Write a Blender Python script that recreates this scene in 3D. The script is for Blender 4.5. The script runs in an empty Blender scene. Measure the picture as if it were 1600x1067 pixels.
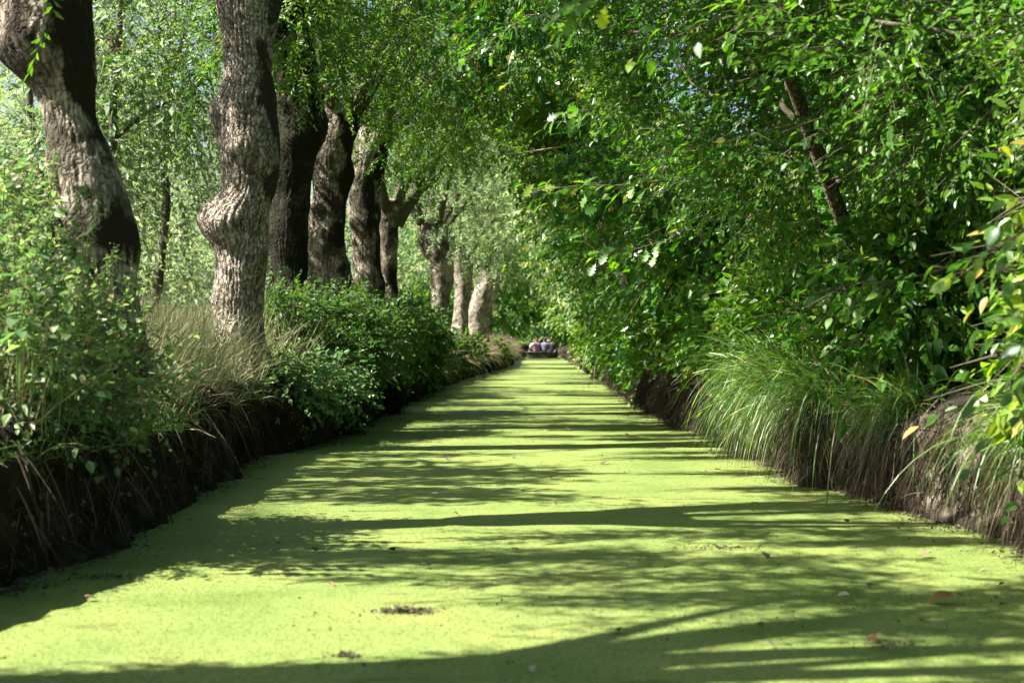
import bpy, math
import numpy as np
from mathutils import Vector

rng = np.random.default_rng(11)
SC = bpy.context.scene
COL = SC.collection
R = math.radians

# ------------------------------------------------------------------ camera, light, exposure
F = 2222.2                      # focal length in pixels of the 1600 px wide photograph (50 mm)
CAM_H = 1.0
cam_data = bpy.data.cameras.new("camera")
cam = bpy.data.objects.new("camera", cam_data)
COL.objects.link(cam)
cam.location = (0, 0, CAM_H)
cam.rotation_euler = (R(90), 0, 0)
cam_data.lens = 50
cam_data.sensor_width = 36
cam_data.clip_start = 0.05
cam_data.clip_end = 2000
cam_data.dof.use_dof = True
cam_data.dof.focus_distance = 12.0
cam_data.dof.aperture_fstop = 3.2
SC.camera = cam

SUN_EL, SUN_AZ = 47.0, 11.0      # light travels to the right and slightly away from the camera
world = bpy.data.worlds.new("World")
SC.world = world
world.use_nodes = True
wn = world.node_tree
bg = wn.nodes["Background"]
sky = wn.nodes.new("ShaderNodeTexSky")
sky.sky_type = 'NISHITA'
sky.sun_disc = False
sky.sun_elevation = R(SUN_EL)
sky.sun_rotation = R(-90 - SUN_AZ)
sky.dust_density = 2.0
wn.links.new(sky.outputs[0], bg.inputs[0])
bg.inputs[1].default_value = 0.05
sun_data = bpy.data.lights.new("sun", 'SUN')
sun_data.energy = 5.0
sun_data.angle = R(0.5)
sun_data.color = (1.0, 0.95, 0.86)
sun = bpy.data.objects.new("sun", sun_data)
COL.objects.link(sun)
d = Vector((math.cos(R(SUN_EL)) * math.cos(R(SUN_AZ)), math.cos(R(SUN_EL)) * math.sin(R(SUN_AZ)), -math.sin(R(SUN_EL))))
sun.rotation_euler = d.to_track_quat('-Z', 'Y').to_euler()
sun.location = (-20, 10, 30)

SC.view_settings.view_transform = 'Standard'
SC.view_settings.look = 'None'
SC.view_settings.exposure = 2.1
SC.view_settings.gamma = 1
SC.view_settings.use_curve_mapping = False
SC.render.engine = 'CYCLES'
SC.cycles.use_denoising = True
SC.cycles.max_bounces = 6
SC.cycles.diffuse_bounces = 2
SC.cycles.glossy_bounces = 2
SC.cycles.transmission_bounces = 4
SC.cycles.sample_clamp_indirect = 6


def at(u, v, Y):
    """world point seen at pixel (u, v) of the photograph, Y metres away"""
    return np.array([(u - 800) / F * Y, Y, CAM_H + (533.5 - v) / F * Y])


# ------------------------------------------------------------------ numpy helpers
def vnoise(p, seed=0):
    """3-D value noise in 0..1 for an (n,3) array"""
    p = np.asarray(p, float)
    i = np.floor(p).astype(np.int64)
    f = p - i
    f = f * f * (3 - 2 * f)
    out = np.zeros(len(p))
    for dx in (0, 1):
        wx = f[:, 0] if dx else 1 - f[:, 0]
        for dy in (0, 1):
            wy = f[:, 1] if dy else 1 - f[:, 1]
            for dz in (0, 1):
                wz = f[:, 2] if dz else 1 - f[:, 2]
                h = (i[:, 0] + dx) * 374761393 + (i[:, 1] + dy) * 668265263 + (i[:, 2] + dz) * 2147483647 + seed * 974634541
                h = (h ^ (h >> 13)) * 1274126177
                h = (h ^ (h >> 16)) & 0xFFFF
                out += wx * wy * wz * (h / 65535.0)
    return out


def fbm(p, seed=0, octv=3):
    s, a, t = 0.0, 1.0, 0.0
    for k in range(octv):
        s = s + a * vnoise(np.asarray(p) * 2 ** k, seed + k)
        t += a
        a *= 0.5
    return s / t


def norm(a):
    return a / (np.linalg.norm(a, axis=-1, keepdims=True) + 1e-9)


def rand_dir(n, r=None):
    return norm((r or rng).normal(size=(n, 3)))


class MB:
    """collects vertices and faces (tris and quads) and links them as ONE mesh object"""
    def __init__(self):
        self.v, self.q, self.t, self.qa, self.ta, self.n = [], [], [], [], [], 0
        self.a = []

    def add(self, V, Fq=None, Ft=None, tint=0.5):
        V = np.asarray(V, float)
        self.v.append(V)
        self.a.append(np.full(len(V), tint) if np.isscalar(tint) else np.asarray(tint, float))
        if Fq is not None and len(Fq):
            self.q.append(np.asarray(Fq, np.int64) + self.n)
        if Ft is not None and len(Ft):
            self.t.append(np.asarray(Ft, np.int64) + self.n)
        self.n += len(V)

    def mesh(self, name, mat, smooth=False):
        me = bpy.data.meshes.new(name)
        V = np.concatenate(self.v)
        q = np.concatenate(self.q) if self.q else np.zeros((0, 4), np.int64)
        t = np.concatenate(self.t) if self.t else np.zeros((0, 3), np.int64)
        me.vertices.add(len(V))
        me.vertices.foreach_set("co", V.astype(np.float32).ravel())
        loops = np.concatenate([q.ravel(), t.ravel()])
        me.loops.add(len(loops))
        me.loops.foreach_set("vertex_index", loops.astype(np.int32))
        npoly = len(q) + len(t)
        me.polygons.add(npoly)
        tot = np.concatenate([np.full(len(q), 4), np.full(len(t), 3)]).astype(np.int32)
        start = np.concatenate([[0], np.cumsum(tot)[:-1]]).astype(np.int32) if npoly else np.zeros(0, np.int32)
        me.polygons.foreach_set("loop_start", start)
        me.polygons.foreach_set("loop_total", tot)
        me.polygons.foreach_set("use_smooth", np.full(npoly, smooth))
        at_ = me.attributes.new("tint", 'FLOAT', 'POINT')
        at_.data.foreach_set("value", np.concatenate(self.a).astype(np.float32))
        me.update(calc_edges=True)
        me.materials.append(mat)
        return me

    def build(self, name, mat, parent=None, smooth=False, loc=None):
        return link(name, self.mesh(name, mat, smooth), parent, loc)


def link(name, data, parent=None, loc=None):
    o = bpy.data.objects.new(name, data)
    COL.objects.link(o)
    if parent is not None:
        o.parent = parent
    if loc is not None:
        o.location = loc
    return o


def tag(o, label=None, cat=None, group=None, kind=None):
    if label: o["label"] = label
    if cat: o["category"] = cat
    if group: o["group"] = group
    if kind: o["kind"] = kind
    return o


def thing(name, loc, label, cat, group=None):
    o = link(name, None, None, tuple(float(c) for c in loc))
    o.empty_display_size = 0.2
    return tag(o, label, cat, group)


def tube(mb, pts, rad, n=6, tint=0.5, cap=True):
    pts = np.asarray(pts, float)
    rad = np.broadcast_to(np.asarray(rad, float), (len(pts),))
    T = norm(np.gradient(pts, axis=0))
    ref = np.array([0.31, 0.95, 0.1]) if abs(T[0, 2]) > 0.7 else np.array([0, 0, 1.0])
    S = norm(np.cross(T, ref))
    N = np.cross(S, T)
    a = np.arange(n) * 2 * math.pi / n
    V = (pts[:, None] + rad[:, None, None] * (np.cos(a)[None, :, None] * S[:, None] + np.sin(a)[None, :, None] * N[:, None])).reshape(-1, 3)
    m = len(pts)
    i, j = np.meshgrid(np.arange(m - 1), np.arange(n), indexing='ij')
    q = np.stack([i * n + j, i * n + (j + 1) % n, (i + 1) * n + (j + 1) % n, (i + 1) * n + j], -1).reshape(-1, 4)
    t = None
    if cap and n >= 3:
        t = [[0, k + 1, k] for k in range(1, n - 1)] + [[(m - 1) * n, (m - 1) * n + k, (m - 1) * n + k + 1] for k in range(1, n - 1)]
    mb.add(V, q, t, tint)


def twig_tubes(mb, A, B, r, tint=0.5):
    """many thin three sided twigs with a sag in the middle, all at once"""
    n = len(A)
    M = (A + B) / 2 + np.array([0, 0, 1]) * (np.linalg.norm(B - A, axis=1)[:, None] * 0.06)
    D = norm(B - A)
    S = norm(np.cross(D, np.array([0.2, 0.3, 1.0])))
    N = np.cross(S, D)
    rings = []
    for c, rr in ((A, r), (M, r * 0.75), (B, r * 0.3)):
        for k in range(3):
            a = k * 2 * math.pi / 3
            rings.append(c + rr * (math.cos(a) * S + math.sin(a) * N))
    V = np.stack(rings, 1).reshape(-1, 3)
    base = (np.arange(n) * 9)[:, None, None]
    q = []
    for lv in range(2):
        for k in range(3):
            q.append([lv * 3 + k, lv * 3 + (k + 1) % 3, lv * 3 + 3 + (k + 1) % 3, lv * 3 + 3 + k])
    mb.add(V, (base + np.array(q)[None]).reshape(-1, 4), None, tint)


# leaf templates: x along, y across, z up; quads / tris
def tpl_strip(xs, ws, fold=0.25, curl=0.18):
    """leaf of two half blades folded along the midrib"""
    xs, ws = np.array(xs, float), np.array(ws, float)
    k = len(xs)
    mid = np.stack([xs, 0 * xs, -curl * xs ** 2], 1)
    L = np.stack([xs, ws, fold * ws - curl * xs ** 2], 1)
    Rr = np.stack([xs, -ws, fold * ws - curl * xs ** 2], 1)
    V = np.concatenate([mid, L, Rr])
    q = []
    for i in range(k - 1):
        q.append([i, i + 1, k + i + 1, k + i])
        q.append([i + 1, i, 2 * k + i, 2 * k + i + 1])
    return V, np.array(q), None


DIAMOND = (np.array([[0, 0, 0], [.45, .5, .12], [1, 0, -.12], [.45, -.5, .12]]), None, np.array([[0, 2, 1], [0, 3, 2]]))
OVATE = (np.array([[0, 0, 0], [.28, .46, .12], [.66, .36, .04], [1, 0, -.2], [.66, -.36, .04], [.28, -.46, .12]]),
         np.array([[0, 3, 2, 1], [0, 5, 4, 3]]), None)
OVATE_FINE = tpl_strip([0, .1, .25, .45, .65, .85, 1], [0, .26, .44, .48, .38, .18, 0])
OAK = tpl_strip([0, .14, .26, .34, .47, .56, .7, .78, .9, 1], [.02, .07, .24, .11, .38, .18, .44, .22, .24, 0], 0.2, 0.15)
OAK_LOW = tpl_strip([0, .25, .36, .55, .68, 1], [.03, .26, .12, .46, .24, 0.02], 0.2, 0.15)


def leaves(mb, P, D, N, L, W, tpl, tint):
    """places one template per leaf: P base, D along, N normal"""
    V0, q0, t0 = tpl
    n, k = len(P), len(V0)
    D = norm(D)
    S = norm(np.cross(N, D))
    N = np.cross(D, S)
    L = np.broadcast_to(L, (n,))[:, None, None]
    W = np.broadcast_to(W, (n,))[:, None, None]
    V = P[:, None] + V0[None, :, 0:1] * L * D[:, None] + V0[None, :, 1:2] * W * S[:, None] + V0[None, :, 2:3] * W * N[:, None]
    off = (np.arange(n) * k)[:, None, None]
    q = (q0[None] + off).reshape(-1, 4) if q0 is not None else None
    t = (t0[None] + off).reshape(-1, 3) if t0 is not None else None
    mb.add(V.reshape(-1, 3), q, t, np.repeat(np.broadcast_to(tint, (n,)), k))


def along(A, U, ell, m, droop=0.25, out=0.9, down=0.25, jit=0.5):
    """m leaf stalks on each of the n twigs A->A+U*ell: returns base, direction, normal, twig index"""
    n = len(A)
    ell = np.broadcast_to(ell, (n,))
    t = (np.arange(m)[None] + rng.random((n, m)) * 0.7 + 0.3) / m
    S = norm(np.cross(U, np.array([0.05, 0.1, 1.0]) + rng.normal(size=(n, 3)) * 0.25))
    sgn = np.where(np.arange(m) % 2 == 0, 1.0, -1.0)[None, :, None]
    s = (t * ell[:, None])[..., None]
    P = A[:, None] + U[:, None] * s + np.array([0, 0, -1.0]) * droop * s ** 2
    D = U[:, None] * (0.45 + 0.5 * t[..., None]) + S[:, None] * sgn * out * (1.1 - 0.6 * t[..., None]) + np.array([0, 0, -down]) + rng.normal(size=(n, m, 3)) * jit
    N = np.array([-0.35, -0.25, 0.8]) + rng.normal(size=(n, m, 3)) * 0.75
    idx = np.repeat(np.arange(n), m)
    return P.reshape(-1, 3), norm(D.reshape(-1, 3)), norm(N.reshape(-1, 3)), idx


def blades(mb, P, D, L, W, bend, nseg=4, tint=0.5, grav=1.0):
    """grass blades: start direction D, bending down with gravity"""
    n = len(P)
    L = np.broadcast_to(L, (n,))
    W = np.broadcast_to(W, (n,))
    bend = np.broadcast_to(bend, (n,))
    S = norm(np.cross(D, rand_dir(n) * 0.6 + np.array([0.1, -1.0, 0.0])))
    rows, p, dd = [], P.copy(), norm(D).copy()
    wprof = np.array([0.8, 1.0, 0.85, 0.6, 0.35, 0.2, 0.1])
    for k in range(nseg + 1):
        w = np.interp(k / nseg, [0, .25, .7, 1], [.7, 1, .6, .04]) * W
        rows.append(np.stack([p - S * w[:, None] / 2, p + S * w[:, None] / 2], 1))
        p = p + dd * (L / nseg)[:, None]
        dd = norm(dd + np.array([0, 0, -1.0]) * (bend * grav / nseg)[:, None])
    V = np.stack(rows, 1).reshape(-1, 3)
    k2 = 2 * (nseg + 1)
    off = (np.arange(n) * k2)[:, None, None]
    q0 = np.array([[2 * k, 2 * k + 1, 2 * k + 3, 2 * k + 2] for k in range(nseg)])
    mb.add(V, (q0[None] + off).reshape(-1, 4), None, np.repeat(np.broadcast_to(tint, (n,)), k2))


# ------------------------------------------------------------------ materials
def new_mat(name):
    m = bpy.data.materials.new(name)
    m.use_nodes = True
    nt = m.node_tree
    for nd in list(nt.nodes):
        nt.nodes.remove(nd)
    out = nt.nodes.new("ShaderNodeOutputMaterial")
    return m, nt, out


def nd(nt, typ, **kw):
    n = nt.nodes.new(typ)
    for k, v in kw.items():
        setattr(n, k, v)
    return n


def ramp(nt, fac, stops):
    r = nd(nt, "ShaderNodeValToRGB")
    el = r.color_ramp.elements
    while len(el) > 1:
        el.remove(el[-1])
    el[0].position, el[0].color = stops[0][0], (*stops[0][1], 1)
    for p, c in stops[1:]:
        e = el.new(p)
        e.color = (*c, 1)
    nt.links.new(fac, r.inputs[0])
    return r.outputs[0]


def math_node(nt, op, a, b=None):
    m = nd(nt, "ShaderNodeMath", operation=op)
    for i, x in enumerate((a, b)):
        if x is None: continue
        if isinstance(x, (int, float)): m.inputs[i].default_value = x
        else: nt.links.new(x, m.inputs[i])
    return m.outputs[0]


def leaf_mat(name, stops, trans=(1.35, 1.6, 0.4), tfac=0.45, rough=0.42, spec=0.5):
    m, nt, out = new_mat(name)
    at_ = nd(nt, "ShaderNodeAttribute", attribute_name="tint")
    oi = nd(nt, "ShaderNodeObjectInfo")
    f = math_node(nt, 'FRACT', math_node(nt, 'ADD', at_.outputs["Fac"], oi.outputs["Random"]))
    c = ramp(nt, f, stops)
    p = nd(nt, "ShaderNodeBsdfPrincipled")
    p.inputs["Roughness"].default_value = rough
    p.inputs["Specular IOR Level"].default_value = spec
    nt.links.new(c, p.inputs["Base Color"])
    mul = nd(nt, "ShaderNodeMix", data_type='RGBA', blend_type='MULTIPLY', clamp_result=False)
    mul.inputs[0].default_value = 1
    nt.links.new(c, mul.inputs[6])
    mul.inputs[7].default_value = (*trans, 1)
    tr = nd(nt, "ShaderNodeBsdfTranslucent")
    nt.links.new(mul.outputs[2], tr.inputs[0])
    mx = nd(nt, "ShaderNodeMixShader")
    mx.inputs[0].default_value = tfac
    nt.links.new(p.outputs[0], mx.inputs[1])
    nt.links.new(tr.outputs[0], mx.inputs[2])
    nt.links.new(mx.outputs[0], out.inputs[0])
    return m


def bark_mat(name, dark, mid, light, moss=(0.035, 0.04, 0.012), moss_amt=0.5, scale=1.0, bump=0.5):
    m, nt, out = new_mat(name)
    tc = nd(nt, "ShaderNodeTexCoord")
    mp = nd(nt, "ShaderNodeMapping")
    mp.inputs["Scale"].default_value = (scale, scale, scale * 0.28)
    nt.links.new(tc.outputs["Object"], mp.inputs[0])
    n1 = nd(nt, "ShaderNodeTexNoise")
    n1.inputs["Scale"].default_value = 26
    n1.inputs["Detail"].default_value = 6
    n1.inputs["Roughness"].default_value = 0.65
    n1.inputs["Distortion"].default_value = 0.6
    nt.links.new(tc.outputs["Object"] if scale == 1.0 else mp.outputs[0], n1.inputs["Vector"])
    n2 = nd(nt, "ShaderNodeTexNoise")
    n2.inputs["Scale"].default_value = 2.6
    n2.inputs["Detail"].default_value = 5
    nt.links.new(tc.outputs["Object"], n2.inputs["Vector"])
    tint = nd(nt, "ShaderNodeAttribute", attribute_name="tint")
    nwp = nd(nt, "ShaderNodeTexNoise"); nwp.inputs["Scale"].default_value = 7; nwp.inputs["Detail"].default_value = 3
    nt.links.new(tc.outputs["Object"], nwp.inputs["Vector"])
    wadd = nd(nt, "ShaderNodeMix", data_type='RGBA', blend_type='LINEAR_LIGHT'); wadd.inputs[0].default_value = .12
    nt.links.new(tc.outputs["Object"], wadd.inputs[6]); nt.links.new(nwp.outputs["Color"], wadd.inputs[7])
    mpv = nd(nt, "ShaderNodeMapping"); mpv.inputs["Scale"].default_value = (scale, scale, scale * .3)
    nt.links.new(wadd.outputs[2], mpv.inputs[0])
    vo = nd(nt, "ShaderNodeTexVoronoi", feature='DISTANCE_TO_EDGE'); vo.inputs["Scale"].default_value = 24
    nt.links.new(mpv.outputs[0], vo.inputs["Vector"])
    crack = ramp(nt, vo.outputs["Distance"], [(0.0, (0, 0, 0)), (.12, (.75, .75, .75)), (.4, (1, 1, 1))])
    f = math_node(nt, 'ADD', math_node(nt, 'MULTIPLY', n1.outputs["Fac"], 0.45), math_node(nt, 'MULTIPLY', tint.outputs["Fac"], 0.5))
    f = math_node(nt, 'MULTIPLY', f, math_node(nt, 'ADD', math_node(nt, 'MULTIPLY', crack, .35), .68))
    c = ramp(nt, f, [(0.3, dark), (0.5, mid), (0.68, light)])
    mask = ramp(nt, n2.outputs["Fac"], [(0.52 - 0.12 * moss_amt, (0, 0, 0)), (0.66 - 0.12 * moss_amt, (1, 1, 1))])
    mx = nd(nt, "ShaderNodeMix", data_type='RGBA')
    nt.links.new(math_node(nt, 'MULTIPLY', mask, min(1, moss_amt + 0.2)), mx.inputs[0])
    nt.links.new(c, mx.inputs[6])
    mx.inputs[7].default_value = (*moss, 1)
    p = nd(nt, "ShaderNodeBsdfPrincipled")
    p.inputs["Roughness"].default_value = 0.9
    p.inputs["Specular IOR Level"].default_value = 0.15
    nt.links.new(mx.outputs[2], p.inputs["Base Color"])
    b = nd(nt, "ShaderNodeBump")
    b.inputs["Strength"].default_value = bump
    b.inputs["Distance"].default_value = 0.03
    nt.links.new(math_node(nt, 'ADD', math_node(nt, 'MULTIPLY', crack, .8), math_node(nt, 'MULTIPLY', n1.outputs["Fac"], .6)), b.inputs["Height"])
    nt.links.new(b.outputs[0], p.inputs["Normal"])
    nt.links.new(p.outputs[0], out.inputs[0])
    return m


def plain_mat(name, col, rough=0.8, var=0.3, scale=8.0, spec=0.3, bump=0.0):
    m, nt, out = new_mat(name)
    tc = nd(nt, "ShaderNodeTexCoord")
    n1 = nd(nt, "ShaderNodeTexNoise")
    n1.inputs["Scale"].default_value = scale
    n1.inputs["Detail"].default_value = 5
    nt.links.new(tc.outputs["Object"], n1.inputs["Vector"])
    c = ramp(nt, n1.outputs["Fac"], [(0.3, tuple(x * (1 - var) for x in col)), (0.7, tuple(min(1, x * (1 + var)) for x in col))])
    p = nd(nt, "ShaderNodeBsdfPrincipled")
    p.inputs["Roughness"].default_value = rough
    p.inputs["Specular IOR Level"].default_value = spec
    nt.links.new(c, p.inputs["Base Color"])
    if bump:
        b = nd(nt, "ShaderNodeBump")
        b.inputs["Strength"].default_value = bump
        b.inputs["Distance"].default_value = 0.03
        nt.links.new(n1.outputs["Fac"], b.inputs["Height"])
        nt.links.new(b.outputs[0], p.inputs["Normal"])
    nt.links.new(p.outputs[0], out.inputs[0])
    return m


G_MID = [(0.0, (0.044, 0.108, 0.013)), (.3, (0.067, 0.160, 0.018)), (.62, (0.105, 0.218, 0.024)), (.86, (0.166, 0.280, 0.033)), (.97, (0.254, 0.315, 0.038)), (1, (0.330, 0.228, 0.044))]
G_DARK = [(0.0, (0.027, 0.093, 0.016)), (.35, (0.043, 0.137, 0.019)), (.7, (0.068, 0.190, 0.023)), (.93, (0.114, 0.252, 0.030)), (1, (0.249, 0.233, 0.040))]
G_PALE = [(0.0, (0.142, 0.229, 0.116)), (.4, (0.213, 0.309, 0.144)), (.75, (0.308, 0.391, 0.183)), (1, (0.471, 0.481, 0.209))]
G_ASH = [(0.0, (0.043, 0.114, 0.017)), (.4, (0.072, 0.171, 0.023)), (.75, (0.108, 0.211, 0.031)), (.95, (0.186, 0.260, 0.047)), (1, (0.286, 0.276, 0.070))]
G_HERB = [(0.0, (0.076, 0.156, 0.061)), (.4, (0.129, 0.238, 0.086)), (.75, (0.218, 0.329, 0.121)), (.95, (0.347, 0.384, 0.192)), (1, (0.563, 0.403, 0.344))]
M = {}
M['mid'] = leaf_mat("leaf_mid_green", G_MID)
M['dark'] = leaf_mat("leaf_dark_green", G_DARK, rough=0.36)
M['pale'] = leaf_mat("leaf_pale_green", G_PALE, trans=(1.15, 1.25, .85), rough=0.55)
M['ash'] = leaf_mat("leaf_ash_green", G_ASH)
M['herb'] = leaf_mat("leaf_herb_green", G_HERB, trans=(1.15, 1.35, .7), rough=0.42)
M['bramble'] = leaf_mat("leaf_bramble_green", [(0.0, (.028, .075, .018)), (.5, (.055, .125, .028)), (.9, (.1, .18, .04)), (.975, (.18, .18, .05)), (1, (.25, .12, .06))], rough=0.5, spec=.35)
M['grass'] = leaf_mat("grass_blade", [(0.0, (.14, .19, .06)), (.35, (.24, .27, .11)), (.6, (.38, .35, .18)), (1, (.55, .48, .31))], trans=(1.1, 1.1, .85), tfac=0.4, rough=0.6)
M['straw'] = leaf_mat("dry_straw", [(0.0, (.13, .1, .06)), (.5, (.3, .24, .15)), (1, (.52, .45, .3))], trans=(1.1, 1, .8), tfac=0.3, rough=0.7)
M['sedge'] = leaf_mat("sedge_blade", [(0.0, (0.049, 0.118, 0.024)), (.4, (0.088, 0.189, 0.036)), (.75, (0.146, 0.252, 0.048)), (.93, (0.234, 0.315, 0.048)), (1, (0.390, 0.268, 0.096))], trans=(1.3, 1.4, .6), tfac=0.3, rough=0.4)
M['root'] = leaf_mat("root_strand", [(0.0, (0.032, 0.020, 0.013)), (.5, (0.059, 0.038, 0.025)), (1, (0.126, 0.091, 0.063))], trans=(1, 1, 1), tfac=0.1, rough=0.85)
M['bark'] = bark_mat("bark_grey", (.045, .035, .025), (.25, .205, .155), (.5, .45, .37), moss_amt=0.25, bump=.9)
M['bark_moss'] = bark_mat("bark_mossy_dark", (.006, .005, .004), (.02, .017, .012), (.07, .058, .04), moss=(.012, .012, .005), moss_amt=0.8)
M['bark_half'] = bark_mat("bark_blotched", (.025, .018, .012), (.22, .18, .135), (.5, .44, .35), moss=(.02, .017, .008), moss_amt=0.6)
M['branch'] = bark_mat("bark_branch", (.05, .045, .03), (.13, .115, .08), (.24, .21, .16), moss_amt=0.3, scale=1.6, bump=0.25)
M['litter'] = leaf_mat("bank_litter", [(0.0, (.015, .011, .007)), (.55, (.04, .03, .02)), (.85, (.09, .07, .045)), (.96, (.22, .17, .12)), (1, (.05, .08, .02))], trans=(1, 1, 1), tfac=0.05, rough=0.9, spec=.2)
M['twig'] = plain_mat("twig_bark", (.12, .095, .06))
M['dead'] = plain_mat("dead_twig", (.3, .25, .18))

# soil of the banks: dark wet earth, and a paler tone for the painted sunlit patches
m, nt, out = new_mat("bank_soil")
tc = nd(nt, "ShaderNodeTexCoord")
n1 = nd(nt, "ShaderNodeTexNoise"); n1.inputs["Scale"].default_value = 7; n1.inputs["Detail"].default_value = 9; n1.inputs["Roughness"].default_value = 0.7
n2 = nd(nt, "ShaderNodeTexNoise"); n2.inputs["Scale"].default_value = 1.1; n2.inputs["Detail"].default_value = 4
nt.links.new(tc.outputs["Object"], n1.inputs["Vector"]); nt.links.new(tc.outputs["Object"], n2.inputs["Vector"])
tint = nd(nt, "ShaderNodeAttribute", attribute_name="tint")
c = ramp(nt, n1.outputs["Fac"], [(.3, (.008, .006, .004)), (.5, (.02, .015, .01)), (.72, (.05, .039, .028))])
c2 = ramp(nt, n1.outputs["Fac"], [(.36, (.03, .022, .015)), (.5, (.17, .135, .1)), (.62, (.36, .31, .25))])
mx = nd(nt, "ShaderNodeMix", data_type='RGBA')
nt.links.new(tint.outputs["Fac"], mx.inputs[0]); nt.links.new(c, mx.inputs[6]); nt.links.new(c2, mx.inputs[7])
p = nd(nt, "ShaderNodeBsdfPrincipled"); p.inputs["Roughness"].default_value = 0.95; p.inputs["Specular IOR Level"].default_value = 0.1
nt.links.new(mx.outputs[2], p.inputs["Base Color"])
b = nd(nt, "ShaderNodeBump"); b.inputs["Strength"].default_value = 0.9; b.inputs["Distance"].default_value = 0.05
nt.links.new(n1.outputs["Fac"], b.inputs["Height"]); nt.links.new(b.outputs[0], p.inputs["Normal"])
nt.links.new(p.outputs[0], out.inputs[0])
M['soil'] = m

# duckweed carpet
m, nt, out = new_mat("duckweed_carpet")
tc = nd(nt, "ShaderNodeTexCoord")
vor = nd(nt, "ShaderNodeTexVoronoi"); vor.inputs["Scale"].default_value = 150
nz = nd(nt, "ShaderNodeTexNoise"); nz.inputs["Scale"].default_value = 1.3; nz.inputs["Detail"].default_value = 6; nz.inputs["Roughness"].default_value = 0.6
ns = nd(nt, "ShaderNodeTexNoise"); ns.inputs["Scale"].default_value = 38; ns.inputs["Detail"].default_value = 5; ns.inputs["Roughness"].default_value = 0.75
nh = nd(nt, "ShaderNodeTexNoise"); nh.inputs["Scale"].default_value = 5.5; nh.inputs["Detail"].default_value = 8; nh.inputs["Roughness"].default_value = 0.72
for x in (vor, nz, ns, nh): nt.links.new(tc.outputs["Object"], x.inputs["Vector"])
sep = nd(nt, "ShaderNodeSeparateColor"); nt.links.new(vor.outputs["Color"], sep.inputs[0])
c = ramp(nt, sep.outputs[0], [(0, (.1, .14, .035)), (.35, (.15, .2, .05)), (.8, (.2, .248, .073)), (.97, (.26, .3, .11)), (1, (.05, .05, .018))])
cl = ramp(nt, nz.outputs["Fac"], [(.3, (.66, .74, .55)), (.48, (.97, 1, .95)), (.7, (1.22, 1.08, 1.05))])
mul = nd(nt, "ShaderNodeMix", data_type='RGBA', blend_type='MULTIPLY'); mul.inputs[0].default_value = 1
nt.links.new(c, mul.inputs[6]); nt.links.new(cl, mul.inputs[7])
mpd = nd(nt, "ShaderNodeMapping"); mpd.inputs["Scale"].default_value = (.55, 2.2, 1)
nt.links.new(tc.outputs["Object"], mpd.inputs[0])
nl = nd(nt, "ShaderNodeTexNoise"); nl.inputs["Scale"].default_value = 1.7; nl.inputs["Detail"].default_value = 9; nl.inputs["Roughness"].default_value = 0.8
nt.links.new(mpd.outputs[0], nl.inputs["Vector"])
drift = ramp(nt, nl.outputs["Fac"], [(.585, (0, 0, 0)), (.66, (.85, .85, .85)), (.7, (.1, .1, .1))])
hole = math_node(nt, 'MAXIMUM', ramp(nt, nh.outputs["Fac"], [(.635, (0, 0, 0)), (.72, (1, 1, 1))]), drift)
mx = nd(nt, "ShaderNodeMix", data_type='RGBA'); mx.inputs[7].default_value = (.05, .055, .018, 1)
nt.links.new(hole, mx.inputs[0]); nt.links.new(mul.outputs[2], mx.inputs[6])
p = nd(nt, "ShaderNodeBsdfPrincipled"); p.inputs["Roughness"].default_value = 0.55; p.inputs["Specular IOR Level"].default_value = 0.25
nt.links.new(mx.outputs[2], p.inputs["Base Color"])
hgt = math_node(nt, 'ADD', math_node(nt, 'MULTIPLY', ns.outputs["Fac"], 1.0), math_node(nt, 'MULTIPLY', vor.outputs["Distance"], -0.5))
b = nd(nt, "ShaderNodeBump"); b.inputs["Strength"].default_value = 0.4; b.inputs["Distance"].default_value = 0.012
nt.links.new(hgt, b.inputs["Height"]); nt.links.new(b.outputs[0], p.inputs["Normal"])
nt.links.new(p.outputs[0], out.inputs[0])
M['duckweed'] = m
M['frond'] = leaf_mat("duckweed_frond", [(0, (.1, .15, .03)), (.6, (.18, .23, .05)), (1, (.26, .29, .09))], tfac=0.15, rough=0.45)

m, nt, out = new_mat("dark_water")
p = nd(nt, "ShaderNodeBsdfPrincipled"); p.inputs["Base Color"].default_value = (.012, .014, .008, 1); p.inputs["Roughness"].default_value = 0.08
nt.links.new(p.outputs[0], out.inputs[0])
M['water'] = m

# ------------------------------------------------------------------ the setting: water, banks, meadow
LW = np.array([(-60, -2.2), (0, -2.25), (4, -2.2), (5.83, -2.12), (6.9, -1.9), (8.3, -2.02), (10.3, -2.2), (12.5, -2.15), (15.2, -1.74), (18.3, -1.68), (24, -1.62), (31, -1.55), (40, -1.15), (50, -.5), (57.7, -.12), (70, .05), (84, .3), (105, .9), (130, 2.2)])
RW = np.array([(-60, 2.5), (0, 2.5), (6.7, 2.44), (7.9, 2.46), (8.8, 2.34), (9.6, 2.12), (11.6, 2.06), (15.2, 2.05), (20.9, 1.97), (31, 2.2), (39, 2.3), (61, 2.74), (98, 3.2), (130, 4.6)])


def left_x(Y): return np.interp(Y, LW[:, 0], LW[:, 1])
def right_x(Y): return np.interp(Y, RW[:, 0], RW[:, 1])


FACE = {}


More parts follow.
